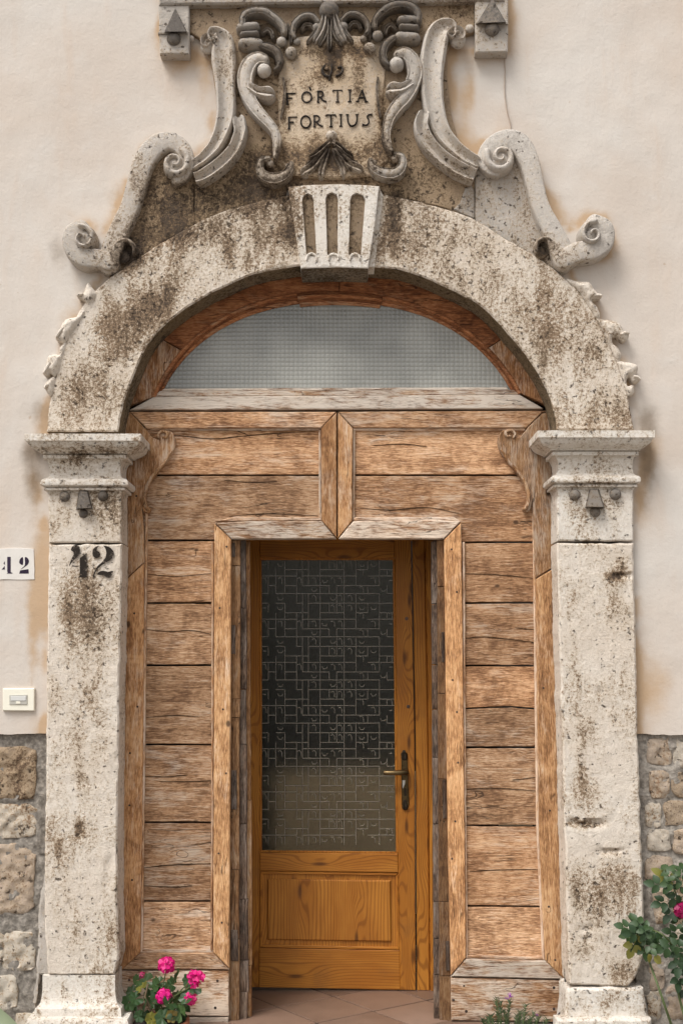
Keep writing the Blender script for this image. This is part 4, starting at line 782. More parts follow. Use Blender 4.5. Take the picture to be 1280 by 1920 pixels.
plank_set(gr_, [([(654,796),(1020,796),(1020,889.3),(654,889.3)], wc(.05, 1.03)), ([(654,892.6),(1022,892.6),(1022,1015),(860,1015),(860,990),(654,984)], wc(.1, .98)),
               ([(860,1018.6),(1024,1018.6),(1024,1128.6),(860,1128.6)], wc(.1, .92)), ([(861,1132.2),(1024,1132.2),(1024,1246.6),(861,1246.6)], wc(.15, .9)), ([(861,1250),(1025,1250),(1025,1330),(960,1323.6),(905,1325.6),(861,1328)], wc(.02, .93)),
               ([(861,1330.5),(905,1328.4),(960,1326.6),(1025,1333.5),(1025,1399.6),(861,1399.6)], wc(.08, .92)), ([(862,1403.4),(1027,1403.4),(1027,1547),(862,1546)], wc(.1, .84)), ([(863,1549.6),(1030,1550.8),(1031,1698.4),(864,1697)], wc(.16, .82)), ([(864,1700.6),(1034,1702),(1034,1808),(864,1806)], wc(.08, 1.12))])
def crack(leaf, pts, w_=1.25):
    P = [tuple(p) for p in cat([(x, y * .75 + pts[0][1] * .25 + rnd.uniform(-.6, .6)) for x, y in pts], 5)]; n = len(P); up = [(x, y - w_ * .5 * math.sin(math.pi * min(1, (i + .6) / n)) * rnd.uniform(.5, 1.2) - .15) for i, (x, y) in enumerate(P)]; dn = [(x, y + w_ * .5 * math.sin(math.pi * min(1, (i + .6) / n)) * rnd.uniform(.5, 1.2) + .15) for i, (x, y) in enumerate(P)]
    slab('crack', [XZ(a, b, YB - .002) for a, b in up + dn[::-1]], YB - .0022, YB + .004, CRACKM, leaf, res=.2, bev=.0002, er=.5)
CRACKM = plain('dark_split_in_oak', (.022, .013, .008), .95, var=.3, spec=.05)
for L_ in ([(282,812),(340,818),(400,826),(455,820),(520,812),(590,808)], [(440,806),(462,818),(470,826)], [(275,1076),(330,1082),(400,1074)], [(272,1180),(320,1186),(360,1183),(401,1193)], [(270,1345),(330,1340),(372,1343)], [(268,1455),(310,1457),(352,1452)], [(300,1466),(380,1464),(400,1462)], [(266,1628),(300,1622),(340,1619),(399,1617)], [(268,1660),(330,1664),(360,1660)], [(430,1008 - 40),(500,962),(596,966)], [(420,900),(470,905),(520,903)]): crack(gl, L_)
for L_ in ([(870,1076),(930,1078),(1002,1086)], [(868,1198),(900,1192),(940,1197),(1003,1206)], [(965,1177),(985,1180),(1003,1181)], [(872,1480),(930,1478),(1007,1484)], [(960,1462),(1008,1456)], [(880,1634),(930,1630),(1014,1629)], [(670,952),(730,958),(800,951),(860,966)], [(700,835),(760,832),(800,838)]): crack(gr_, L_)
BK = [(271.5,802),(279,812),(286,820),(298,824),(294,817),(297,810),(304,807),(313,807),(322,810),(329,824),(328,838),(322,852),(310,869),(296,884),(284,898),(276,914),(273,930),(276,947),(282,953),(282,959),(276,962),(269,959),(265,946),(264,930)]
FRL = [  # left leaf frame members: quad, material, colour
 ('top_rail', [(244,772),(630,772),(602,802),(275,803)], OAK_H, wc(.18, 1.0)), ('meeting_stile', [(631,773),(631,1009),(603,976),(602,803)], OAK_V, wc(.3, .86)),
 ('door_head', [(630,1010),(434,1010.5),(403,980),(470,977),(603,977)], PEEL, wc(.62, 1.0)), ('door_stile', [(402,982),(433.5,1011),(432.5,1300),(430,1816),(400,1786),(401,1400)], OAK_V, wc(.0, 1.35)),
 ('bottom_rail', [(429,1818),(229,1818),(263,1787),(400,1787)], OAK_H, wc(.3, .95)), ('hanging_stile', [(222,772),(243,772),(264,794)] + [(272, 803)] + [tuple(p) for p in cat(BK, 2)][2:] + [(270,1000),(270.5,1054),(222,1098)], OAK_V, wc(.3, .85)),
 ('hanging_stile', [(222,1100),(270,1056),(269,1300),(266,1600),(263,1786),(222,1826)], OAK_V, wc(.05, 1.05))]
FRR = [('top_rail', [(634,772),(1030,770),(1016,773),(986,802),(662,802)], OAK_H, wc(.25, 1.0)), ('meeting_stile', [(633.5,773),(661,803),(660,976),(633.5,1009)], OAK_V, wc(.22, .95)),
 ('door_head', [(634.5,1010),(662,977),(800,975),(863,977),(832,1010)], PEEL, wc(.62, 1.0)), ('door_stile', [(832.5,1011),(864,980),(867,1200),(869,1400),(871,1600),(873,1796),(845,1829),(840,1600),(836,1300)], OAK_V, wc(.0, 1.3)),
 ('bottom_rail', [(845.5,1831),(873,1798),(1022,1802),(1056,1836)], PEEL, wc(.55, 1.0)), ('hanging_stile', [(1050,772),(1017,774),(1002,788),(990,800)] + [tuple(p) for p in cat([(1260.5 - x + 1.0, y - 2) for x, y in BK], 2)][2:] + [(1000,1000),(1003.5,1084),(1050,1056)], OAK_V, wc(.25, .82)),
 ('hanging_stile', [(1050,1058),(1003.5,1086),(1006,1250),(1010,1550),(1016,1700),(1022,1801),(1062,1842),(1062,1300)], OAK_V, wc(.05, .95))]
for leaf, FR in ((gl, FRL), (gr_, FRR)):
    for nm, q, m, col in FR: board(nm, q, YG, .05, m, leaf, col, bev=.004, jit=.0012)
# scroll carving on the bracket ends
for leaf, sx in ((gl, lambda x: x), (gr_, lambda x: 1261.5 - x)):
    dy = 0 if leaf is gl else -2
    band('carved_curl', [(sx(299), 822 + dy, 4), (sx(297), 815 + dy, 5), (sx(304), 809 + dy, 6), (sx(314), 812 + dy, 6), (sx(312), 820 + dy, 5), (sx(306), 820 + dy, 4)], YG - .001, .010, OAK_V, leaf, color=(.35, .9, 0), dirt=False)
    band('carved_edge', [(sx(322), 846 + dy, 3), (sx(308), 868 + dy, 5), (sx(290), 888 + dy, 6), (sx(277), 908 + dy, 6), (sx(271), 930 + dy, 6), (sx(273), 948 + dy, 6), (sx(279), 956 + dy, 6)], YG - .001, .008, OAK_V, leaf, color=(.3, .95, 0), dirt=False)
# inner mouldings between frame and planks
MOL = [[(272.5,960),(277,960),(271,1500),(268,1786),(263.5,1786),(266.5,1500)], [(396.5,1016),(401,1016),(400,1500),(399,1786),(394.5,1786),(396,1500)], [(263,1781),(400,1781),(400,1787),(263,1787)], [(282,802),(602,802),(602,807),(282,807)], [(597,806),(602,806),(603,976),(598,976)], [(440,969),(603,970),(603,976),(404,977)]]
MOR = [[(866.5,1016),(871,1016),(873.5,1500),(877,1797),(872.5,1797),(869.5,1500)], [(998,960),(1002.5,960),(1010,1550),(1021,1800),(1016,1800),(1005,1550)], [(873,1791),(1021,1795),(1021,1801),(873,1797)], [(662,802),(984,802),(984,807),(662,807)], [(661.5,806),(666,806),(665,976),(660.5,976)], [(661,970),(850,969),(863,977),(661,976)]]
for leaf, M in ((gl, MOL), (gr_, MOR)):
    for q in M:
        v = max(p[1] for p in q) - min(p[1] for p in q) > 60; board('moulding', q, YG + .011, .03, OAK_V if v else OAK_H, leaf, wc(.5, 1.05), bev=.003)
# kick boards
for leaf, q, c in ((gl, [(222,1820.5),(428.5,1820.5),(428.5,1905),(222,1904)], wc(.6, 1.0)), (gl, [(222,1907.5),(428,1908),(428,1945),(222,1945)], wc(.7, .9)), (gr_, [(845,1833.5),(1064,1839.5),(1064,1917),(846,1913)], wc(.55, 1.0)), (gr_, [(846,1916.5),(1064,1920),(1064,1950),(846,1950)], wc(.7, .9))):
    b = board('kick_board', q, YG + .004, .05, PEEL, leaf, c, jit=.002, amp=.003)
    if q[0][1] < 1850:
        x0, x1, y0, y1 = q[0][0], q[1][0], q[0][1], q[2][1]
        for x, y in ((.1, .2), (.9, .22), (.12, .8), (.88, .82), (.5, .5)) if leaf is gl else ((.11, .18), (.88, .22), (.13, .75), (.88, .7), (.02, .5)): nail(x0 + (x1 - x0) * x, y0 + (y1 - y0) * y, YG + .004, b, 2.6)
for leaf, lst in ((gl, [(425,1025),(412,1140),(418,1330),(424,1450),(410,1600),(416,1730),(252,1150),(258,1325),(244,1412),(243,1510),(248,1650),(256,930),(250,860)]), (gr_, [(846,1030),(856,1110),(848,1275),(856,1335),(858,1430),(847,1610),(853,1540),(1018,1290),(1030,1520),(1028,1700),(1040,1800)])):
    for x, y in lst: nail(x, y, YG - .0005, leaf, 1.9)
# stepped, patched edges of the wicket opening
def jamb(leaf, x0, x1, y0, m, cuts, col, pt=.0, bot=(0, 0)):
    for a, b in zip(cuts[:-1], cuts[1:]):
        k0, k1 = (a - 1012) / 900, (b - 1012) / 900; s = rnd.uniform(-1.4, 1.4)
        board('jamb_strip', [(x0 + bot[0] * k0, a + 1), (x1 + bot[1] * k0 + s, a + 1), (x1 + bot[1] * k1 + s, b), (x0 + bot[0] * k1, b)], y0, .04, m, leaf, wc(*col, s=.10), bev=.002, jit=.0022)
jamb(gl, 425, 450, YG + .030, OAK_V, [1012,1060,1310,1345,1630,1760,1945], (.15, .5), bot=(-2, -1)); jamb(gl, 445, 461, YG + .056, OLDW, [1012,1140,1292,1395,1545,1686,1800,1860,1945], (.35, 1.1), bot=(0, 4)); jamb(gl, 456, 468.5, YG + .088, OAK_V, [1014,1500,1810,1945], (.05, .95), bot=(0, 3))
jamb(gr_, 819, 842, YG + .030, OAK_V, [1012,1100,1300,1460,1690,1830,1950], (.1, .42), bot=(5, 8)); jamb(gr_, 808.5, 826, YG + .056, OLDW, [1014,1132,1246,1330,1420,1545,1690,1760,1828,1890,1950], (.3, 1.1), bot=(5, 8))
for leaf, q in ((gl, [(434,1018),(441,1018),(441,1044),(434,1044)]), (gl, [(434,1172),(441.5,1172),(441.5,1226),(434,1226)]), (gl, [(433,1444),(444,1444),(444,1518),(433,1518)]), (gl, [(433,1744),(446,1744),(447,1802),(433,1802)]), (gr_, [(827,1185),(833,1185),(833.5,1242),(827,1242)]), (gr_, [(829,1462),(836,1462),(837,1535),(830,1535)]), (gr_, [(835,1765),(842,1765),(843,1820),(836,1820)])):
    board('patch', q, YG + .026, .02, OLDW, leaf, wc(.4, .8), bev=.002, jit=.002)

# ------------------------------------------------------------------ fanlight
fan = tag(empty('fanlight_window', U(640, 768, YG)), 'half-round fanlight with pressed glass in a reddish oak frame above the gate', 'window')
CX, CY = 636.0, 830.0
def arcfit(pts, deg=6):
    P = np.array(pts, float); th = np.arctan2(CY - P[:, 1], P[:, 0] - CX); r = np.hypot(P[:, 0] - CX, P[:, 1] - CY); k = np.polyfit(th, r, deg)
    return lambda t, o=0.0: (CX + (np.polyval(k, t) + o) * math.cos(t), CY - (np.polyval(k, t) + o) * math.sin(t))
Gf = arcfit([(300,745),(309,727),(317,710),(340,680),(375,642),(415,616),(465,594),(515,577),(547,570),(640,566),(726.5,572.6),(762,583),(810,600.5),(845,616.5),(878.6,637),(906,663),(934.7,698),(952,722),(962,740)])
Mf = arcfit([(275,770),(289,742),(300,712),(327,675),(350,642),(390,607),(440,582),(490,565),(527,552),(620,544),(717,549),(768,567),(819,588),(864,613),(909,640.5),(935,669),(957,705),(973,733),(992,765)])
Of = arcfit([(240,770),(255,727),(277,685),(310,640),(345,606),(395,571),(465,542),(540,524),(620,514),(691,519),(768,532),(832,557),(896,592.5),(944,634),(979.5,679),(1008,733),(1018,765)])
def arc(fn, a, b, o=0.0, n=30): return [fn(a + (b - a) * k / n, o) for k in range(n + 1)]
def ang(fn, test, a=math.pi * 1.02, b=-.02 * math.pi):
    for k in range(2000):
        t = a + (b - a) * k / 2000
        if test(fn(t)): return t
tdl = math.atan2(CY - 640, 310 - CX); tdr = math.atan2(CY - 634, 944 - CX); tm = math.pi / 2
tl0 = ang(Of, lambda p: p[1] < 769); tr0 = ang(Of, lambda p: p[1] < 766, -.02 * math.pi, math.pi)
ml0 = ang(Mf, lambda p: p[1] < 745); mr0 = ang(Mf, lambda p: p[1] < 738, -.02 * math.pi, math.pi)
OAK_VD = wood_mat('brown_oak_arch', 'z', (.12, .050, .021), (.33, .15, .06), (.50, .27, .12))
e_ = .004
for a, b, ma, mb, m, c in ((tl0, tdl, ml0, tdl, OAK_VD, (.25, 1.1, 0)), (tdl - e_, tm + e_ / 2, tdl - e_, tm + e_ / 2, REDOAK, (.0, 1.05, 0)), (tm - e_ / 2, tdr + e_, tm - e_ / 2, tdr + e_, REDOAK, (.05, 1.1, 0)), (tdr, tr0, tdr, mr0, OAK_VD, (.25, 1.15, 0))):
    pslab('arch_board', arc(Of, a, b, 16) + arc(Mf, mb, ma, -1), YG + .003, YG + .06, m, fan, res=.05, bev=.003, amp=.0012, color=c, er=.03)
tcl, tcr = math.atan2(CY - 552, 556 - CX), math.atan2(CY - 552, 719 - CX)
gl0 = ang(Gf, lambda p: p[1] < 733); gr0 = ang(Gf, lambda p: p[1] < 731, -.02 * math.pi, math.pi)
def lerp_arc(a, b, t, o=0.0, n=30): return [tuple(np.array(Mf(a + (b - a) * k / n, o)) * (1 - t) + np.array(Gf(a + (b - a) * k / n, o)) * t) for k in range(n + 1)]
for a, b, o in ((ml0, tcl, 0), (tcl, tcr, -6), (tcr, mr0, 0)):
    pslab('cove', lerp_arc(a, b, -.12 if o == 0 else -.4, o) + lerp_arc(b, a, .62, o), YG + .016, YG + .05, REDOAK, fan, res=.05, bev=.002, amp=.0006, color=(0, .8, .3), er=.03)
    band('moulding', [(x, y, 7.5) for x, y in lerp_arc(a, b, .26, o, 16)], YG + .014, .016, REDOAK, fan, 'round', color=(.1, 1.12, .1), dirt=False, caps=(0, 0), per=3, amp=.0006)
    pslab('bead', lerp_arc(a, b, .60, o) + lerp_arc(b, a, 1.0, o), YG + .024, YG + .05, REDOAK, fan, res=.05, bev=.004, amp=.0006, color=(.25, 1.2, .1), er=.03)
board('sill_rail', [(243,768.5),(289,743.5),(974,740),(1018,766)], YG, .05, PEEL, fan, (.75, 1.05, 0), bev=.004); board('sill_bead', [(288,743.5),(300,733),(962,731),(975,740)], YG + .008, .05, PEEL, fan, (.55, 1.0, 0), bev=.003); board('glazing_bead', [(302,733),(308,728.5),(948,726),(953,731)], YG + .014, .04, PEEL, fan, (.8, 1.1, 0), bev=.002)
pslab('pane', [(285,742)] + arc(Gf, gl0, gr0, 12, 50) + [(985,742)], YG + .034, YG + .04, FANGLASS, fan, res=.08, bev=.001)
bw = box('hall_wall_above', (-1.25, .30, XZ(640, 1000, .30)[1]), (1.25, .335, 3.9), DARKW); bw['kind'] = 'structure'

# ------------------------------------------------------------------ inner pine door and its frame
YD = .70
door = tag(empty('pine_door', (U(620, 1850, YD).x, YD, ZF)), 'varnished honey pine inner door with patterned glass pane and lower panel', 'door')
def pb(nm, q, m, y=YD, th=.04, par=door, bev=.003): return pslab(nm, q, y, y + th, m, par, res=.08, bev=bev, amp=.0004, er=.06)
pb('stile', [(450,1012),(486.5,1012),(487,1600),(485,1851.5),(450,1851)], PINE_V); pb('stile', [(739.5,1012),(770,1012),(777,1400),(779,1857),(750,1856.5),(746,1600)], PINE_V)
pb('top_rail', [(487,1012),(739,1012),(739,1046.5),(487,1046.5)], PINE_H); pb('middle_rail', [(487.5,1598.5),(745.5,1601),(746.5,1636),(487,1632.5)], PINE_H); pb('bottom_rail', [(486,1778),(749,1782.5),(750,1856.3),(485.5,1851.5)], PINE_H)
pb('panel', [(484,1630),(750,1634),(752,1785),(484,1780)], PINE_V, YD + .014, .02)
pb('raised_field', [(501,1648.5),(732,1651),(733.5,1766),(501,1762.5)], PINE_V, YD + .004, .02, bev=.006)
for q in ([(487.5,1633.5),(746,1637),(742,1642),(491.5,1638.5)], [(487.5,1777),(748.5,1781.5),(744.5,1776),(491.5,1771.5)], [(487.5,1634),(492,1639),(492,1772),(487,1777)], [(746.5,1638),(749,1781),(744.5,1776),(742.5,1643)]): pb('moulding', q, PINE_H if q[0][0] < 500 and abs(q[1][0] - q[0][0]) > 50 else PINE_V, YD + .004, .012, bev=.003)
for q in ([(487,1046.5),(739.5,1046.5),(736,1050),(490.5,1050)], [(487,1047),(490.5,1050),(491,1595),(487,1598)], [(739.5,1047),(746,1600),(742,1597),(736,1050)], [(487,1598),(491,1594.5),(742,1597),(745.5,1600.5)]): pb('glazing_bead', q, PINE_V, YD + .010, .012, bev=.002)
pane = pslab('pane', [(486,1045),(741,1045),(747,1602),(486,1600)], YD + .020, YD + .023, DOORGLASS, door, res=.1, bev=.001, er=.3)
pane.data.materials[0] = DOORGLASS
# relief drawn in the glass: ridges of an irregular block pattern, repeating as pressed glass does
def relief():
    rg = random.Random(3); xs = [0]; 
    while xs[-1] < 250: xs.append(xs[-1] + rg.choice((11, 14, 17, 22)))
    per = 81; ys0 = [0]
    while ys0[-1] < per - 12: ys0.append(ys0[-1] + rg.choice((12, 15, 18)))
    ys0[-1] = per; L = []; nx = len(xs) - 1; ny = len(ys0) - 1
    H = [[rg.random() < .70 for _ in range(ny)] for _ in range(nx)]; Vv = [[rg.random() < .72 for _ in range(ny)] for _ in range(nx)]; EX = [[rg.random() for _ in range(ny)] for _ in range(nx)]
    for rep in range(7):
        for j in range(ny):
            y0_ = 1050 + rep * per + ys0[j]; y1_ = 1050 + rep * per + ys0[j + 1]
            if y1_ > 1598: continue
            for i in range(nx):
                x0_, x1_ = 489 + xs[i], min(489 + xs[i + 1], 742); k = (y0_ - 1050) / 550 * 5
                if x0_ > 738: continue
                if H[i][j]: L.append([(x0_, y0_), (x1_, y0_)])
                if Vv[i][j]: L.append([(x0_, y0_), (x0_, y1_)])
                e = EX[i][j]; cx, cy = (x0_ + x1_) / 2, (y0_ + y1_) / 2
                if e < .16: L.append([(cx - 4, cy - 4), (cx, cy - 6), (cx + 3, cy - 2), (cx + 3, cy + 5)])
                elif e < .30: L.append([(cx - 5, cy - 2), (cx - 3, cy + 3), (cx + 3, cy + 3), (cx + 5, cy - 1)])
                elif e < .40: L.append([(cx - 3, cy), (cx + 3, cy)])
    V = []; f = []; y = YD + .020
    for P in L:
        s = len(V); n = len(P); wd = .85
        for i, p in enumerate(P):
            a = np.array(P[max(0, i - 1)], float); b = np.array(P[min(n - 1, i + 1)], float); t = b - a; t /= np.hypot(*t) or 1; nx_ = np.array([-t[1], t[0]]) * wd
            for k, h in ((-1, 0), (-.5, .0016), (.5, .0016), (1, 0)):
                q = U(p[0] + nx_[0] * k, p[1] + nx_[1] * k, y); V.append((q.x, y + .0004 - h, q.z))
        for i in range(n - 1):
            for k in range(3): a = s + i * 4 + k; f.append([a, a + 1, a + 5, a + 4])
    o = finish('glass_relief', V, f, RIDGE, door); o['kind'] = 'stuff'
relief()
# handle
hd = pslab('handle_plate', [tuple(p) for p in cat([(752,1420),(750.5,1414),(753,1411),(757,1407.5),(761,1411),(764,1414),(763.5,1420),(765,1460),(766.5,1503),(767,1508),(763,1513),(759.5,1516),(756,1513),(752.5,1508),(753,1503),(752,1460)], 2, True)], YD - .006, YD + .002, BRASS, door, res=.03, bev=.0025, er=.01)
for yy0, yy1 in ((1410, 1420), (1503, 1513)):
    band('end_ornament', [(757 + (1.5 if yy0 > 1450 else 0), yy0, 7), (757.5 + (1.5 if yy0 > 1450 else 0), yy1, 12)], YD - .006, .006, BRASSD, hd, 'crease', dirt=False, yb=YD)
hc = U(761, 1447, YD)
tube('lever', [hc + Vector((0, .0, 0)), hc + Vector((0, -.03, 0)), hc + Vector((-.003, -.048, 0)), hc + Vector((-.02, -.052, 0)), hc + Vector((-.06, -.052, -.001)), hc + Vector((-.095, -.050, -.001)), hc + Vector((-.108, -.044, -.001))], [.013, .0125, .0135, .0135, .012, .0125, .011], BRASS, hd, 12)
pslab('keyhole', [(757,1478),(761,1478),(761.5,1492),(757.5,1492)], YD - .0075, YD - .004, BRASSD, hd, res=.02, bev=.0008, er=.02); pslab('lock_cylinder', [(753.8,1463),(759.5,1463),(759,1470),(755,1479),(754,1476)], YD - .0085, YD - .004, STEEL, hd, res=.02, bev=.001, er=.02)
dfr = tag(empty('door_frame', (U(795, 1850, YD).x, YD, ZF)), 'pine door frame post with grooves at the handle side of the inner door', 'door frame')
pb('post', [(772.5,1012),(795.5,1012),(802,1400),(805,1858),(782,1857.5),(779.5,1400)], PINE_V, YD + .004, .05, dfr, .004); pb('stop', [(798,1012),(812,1012),(822,1400),(826,1860),(808,1859),(804.5,1400)], PINE_V, YD - .012, .06, dfr, .004); pb('head', [(440,1003),(840,1003),(840,1013),(440,1013)], PINE_H, YD - .004, .05, dfr); pb('groove_strip', [(795.5,1013),(798.5,1013),(805,1400),(808.5,1859),(805,1858),(802,1400)], PINE_V, YD + .012, .03, dfr); pb('outer_post', [(436,1010),(452,1010),(452,1851),(436,1851)], PINE_V, YD - .006, .05, dfr)
for x, y, p in ((762,1160,0),(765,1325,0)): ball('knot', x, y, 3.4, YD - .0005, plain('pine_knot', (.10, .05, .025), .5, var=.4), door, depth=.12, dirt=False)

# ------------------------------------------------------------------ things on the wall
sign = tag(empty('house_number_sign', U(30, 1058, YP)), 'white painted patch on the plaster with a small stencilled number 42', 'sign')
pslab('painted_patch', [(-30,1029),(44,1028),(64,1029),(65,1086),(40,1087),(-30,1087)], YP - .007, YP + .003, WHITEP, sign, res=.03, bev=.001, jit=.003, er=.015)
digits([[(75,235),(110,235),(110,388),(127,395),(127,402),(70,402),(80,392),(75,380)], [(20,362),(50,325),(52,362)], [(38,300),(52,278),(52,318)]], 0, 1000, 5.333, YP - .0078, INKP, sign)
digits([C_([(195,290),(205,255),(232,240),(232,312),(208,308)]), C_([(252,240),(280,248),(292,278),(280,312),(245,338),(212,362),(225,345),(252,315)]), [(205,370),(288,358),(291,402),(195,402)]], 0, 1000, 5.333, YP - .0078, INKP, sign)
bell = tag(empty('doorbell', U(35, 1312, YP)), 'cream rectangular doorbell plate with grey button on the plaster', 'doorbell')
pslab('plate', [(5.5,1291),(65,1290.5),(64.5,1333),(5.5,1332.5)], YP - .014, YP + .003, CREAM, bell, res=.05, bev=.003, er=.05); bt = pslab('button', [(18,1303),(51.5,1302.5),(51.5,1321),(18,1321)], YP - .0175, YP - .01, GREYPL, bell, res=.05, bev=.0012, er=.05)
pslab('name_card', [(20.5,1305.2),(49,1305),(49,1313.6),(20.5,1313.8)], YP - .0195, YP - .016, LABELP, bt, res=.05, bev=.0006, er=.05); pslab('tab', [(30.5,1315.4),(38.8,1315.3),(38.8,1319.6),(30.5,1319.6)], YP - .0195, YP - .016, CREAM, bt, res=.05, bev=.0006, er=.05)

# ------------------------------------------------------------------ plants
def leaf_mesh(nm, L, W, m, lob=0, fold=.25, droop=.2, n=9):
    V = [(0, 0, 0)]; f = []; pts = []
    for i in range(1, n + 1):
        t = i / n; wv = W * math.sin(math.pi * min(1, t) ** .8) ** .75 * (1 - .12 * (i % 2)); pts.append((t * L, max(.0004, wv if i < n else .0004)))
    for x, wv in pts: V += [(x, -wv, fold * wv - droop * x * x / L), (x, 0, -droop * x * x / L), (x, wv, fold * wv - droop * x * x / L)]
    f += [[0, 1, 2], [0, 2, 3]]
    for i in range(n - 1): a = 1 + i * 3; f += [[a, a + 3, a + 4, a + 1], [a + 1, a + 4, a + 5, a + 2]]
    return V, f
def round_leaf(Rr, n=28):
    V = [(0, 0, -.1 * Rr)]; f = []
    for k, q in ((.5, -.02), (1, .06)):
        for i in range(n):
            a = R(20) + (2 * math.pi - R(40)) * i / (n - 1); r = Rr * k * (1 + (.09 * math.cos(a * 7) + .03 * math.cos(a * 21) if k == 1 else 0)); V.append((r * math.cos(a) + Rr * .2, r * math.sin(a), Rr * (q + .07 * math.cos(a * 7) * k + rnd.uniform(-.01, .01))))
    for i in range(n - 1): f += [[0, 1 + i, 2 + i], [1 + i, 1 + n + i, 2 + n + i, 2 + i]]
    return V, f
def flower_head(nm, c, r, m, parent, n=26, pr=.017):
    V = []; f = []; rg = random.Random(int(c.x * 1e4) + n)
    for k in range(n):
        u = 1 - 1.7 * (k + .5) / n; a = k * 2.4; s = math.sqrt(max(0, 1 - u * u)); d = Vector((s * math.cos(a), s * math.sin(a) - .25, u)).normalized()
        p = c + d * r * rg.uniform(.7, 1.0); t = d.cross(Vector((rg.uniform(-1, 1), rg.uniform(-1, 1), rg.uniform(-1, 1)))).normalized(); b = d.cross(t)
        for q in range(3):
            an = q * 2.09 + rg.uniform(-.3, .3); dr = (t * math.cos(an) + b * math.sin(an)); sd2 = d.cross(dr); i0 = len(V)
            e = pr * rg.uniform(.85, 1.25)
            V += [p, p + dr * e * .6 + sd2 * e * .5 + d * e * .2, p + dr * e * 1.25 + sd2 * e * .3 + d * e * .1, p + dr * e * 1.25 - sd2 * e * .3 + d * e * .1, p + dr * e * .6 - sd2 * e * .5 + d * e * .2]
            f.append([i0, i0 + 1, i0 + 2, i0 + 3, i0 + 4])
    return finish(nm, V, f, m, parent, sharp=180)
# geranium in a terracotta pot
YF = .035
gp = U(296, 1930, YF); ger = tag(empty('potted_geranium', (gp.x, YF, -.1)), 'magenta flowering geranium in a terracotta pot at the foot of the gate', 'potted plant')
zr_ = U(296, 1912, YF).z + .1
lathe('pot', (gp.x, YF, -.1), [(.0, .002), (.085, .002), (.088, .01), (.118, zr_ - .035), (.13, zr_ - .034), (.135, zr_ - .028), (.135, zr_), (.122, zr_), (.118, zr_ - .02), (.0, zr_ - .022)], TERRA, ger); lathe('soil', (gp.x, YF, -.1), [(.119, zr_ - .016), (.06, zr_ - .008), (.0, zr_ - .006)], SOIL, ger)
V, f = round_leaf(.033); L0 = None; root = Vector((gp.x, YF, zr_ - .11))
spots = [(265,1852),(275,1840),(292,1846),(255,1872),(280,1868),(300,1842),(330,1832),(322,1846),(270,1890),(300,1890),(318,1880),(335,1884),(350,1868),(248,1858),(262,1905),(290,1905),(320,1900),(345,1897),(362,1852),(352,1838),(258,1838),(286,1880),(310,1858),(338,1900),(298,1868),(242,1880),(326,1866),(306,1908),(274,1912),(340,1878),(250,1895)]
gl_mats = {}
for k, (x, y) in enumerate(spots):
    wv = U(x, y, YF + rnd.uniform(-.07, .07)); s = rnd.uniform(.75, 1.2); rot = (R(rnd.uniform(25, 80)), R(rnd.uniform(-35, 35)), R(rnd.uniform(-70, 70)))
    if L0 is None: L0 = finish('leaf', V, f, GERL, ger, sharp=180); L0.location = wv - WORLD[ger.name]; L0.rotation_euler = rot
    else: copy_part(L0, ger, wv, rot, s)
LY = finish('dry_leaf', V, f, YELL, ger, sharp=180); LY.location = U(298, 1912, YF - .06) - WORLD[ger.name]; LY.rotation_euler = (1.1, .3, .4)
for x, y in ((322, 1905), (283, 1910)): copy_part(LY, ger, U(x, y, YF - .05), (R(rnd.uniform(40, 90)), .4, rnd.uniform(-1, 1)), .8)
for x, y, r, n in ((312,1810,.030,28),(308,1868,.028,26),(357,1873,.018,12),(375,1832,.016,10),(362,1830,.014,8),(364,1843,.011,6)):
    c = U(x, y, YF - .03); flower_head('flower_head', c, r, MAGE, ger, n)
    tube('stem', [root + Vector((rnd.uniform(-.03, .03), 0, 0)), (root + c) / 2 + Vector((rnd.uniform(-.02, .02), 0, .02)), c - Vector((0, 0, r * .6))], [.0035, .003, .002], STEM, ger)
tube('stem', [root, U(284, 1895, YF), U(272, 1868, YF), U(278, 1845, YF)], [.006, .006, .005, .004], STEMB, ger); tube('stem', [root, U(330, 1890, YF), U(345, 1865, YF), U(352, 1845, YF)], [.005, .005, .004, .003], STEMB, ger)
flower_head('faded_flower', U(265, 1829, YF), .016, DEEPR, ger, 8, .007)
# rose bush at the right
YR = -.16
rb = U(1290, 1990, YR); rose = tag(empty('rose_bush', (rb.x, YR, -.1)), 'rose bush with dark green leaves and one crimson bloom against the rubble', 'rose bush')
def compound(L=.115, k=5):
    V, f = [], []
    def add(o_, a, s):
        v, g = leaf_mesh('l', .046 * s, .0175 * s, None); b = len(V); ca, sa = math.cos(a), math.sin(a)
        V.extend([(o_[0] + x * ca - y * sa, o_[1] + x * sa + y * ca, o_[2] + z) for x, y, z in v]); f.extend([[b + i for i in t] for t in g])
    add((L, 0, -.008), 0, 1.1); add((L * .85, .003, -.005), R(55), 1.0); add((L * .85, -.003, -.005), R(-55), 1.0); add((L * .5, .003, 0), R(62), .85); add((L * .5, -.003, 0), R(-62), .85)
    b = len(V); V += [(0, -.0012, 0), (0, .0012, 0), (L, .0008, -.008), (L, -.0008, -.008)]; f.append([b, b + 3, b + 2, b + 1]); return V, f
V, f = compound(); RL = None
canes = [[(1262,1935),(1240,1870),(1215,1800),(1200,1765),(1190,1735)], [(1290,1935),(1268,1850),(1262,1780),(1240,1752),(1215,1742)], [(1300,1930),(1292,1800),(1280,1720),(1262,1665),(1245,1630)], [(1310,1930),(1310,1780),(1300,1690),(1290,1620)]]
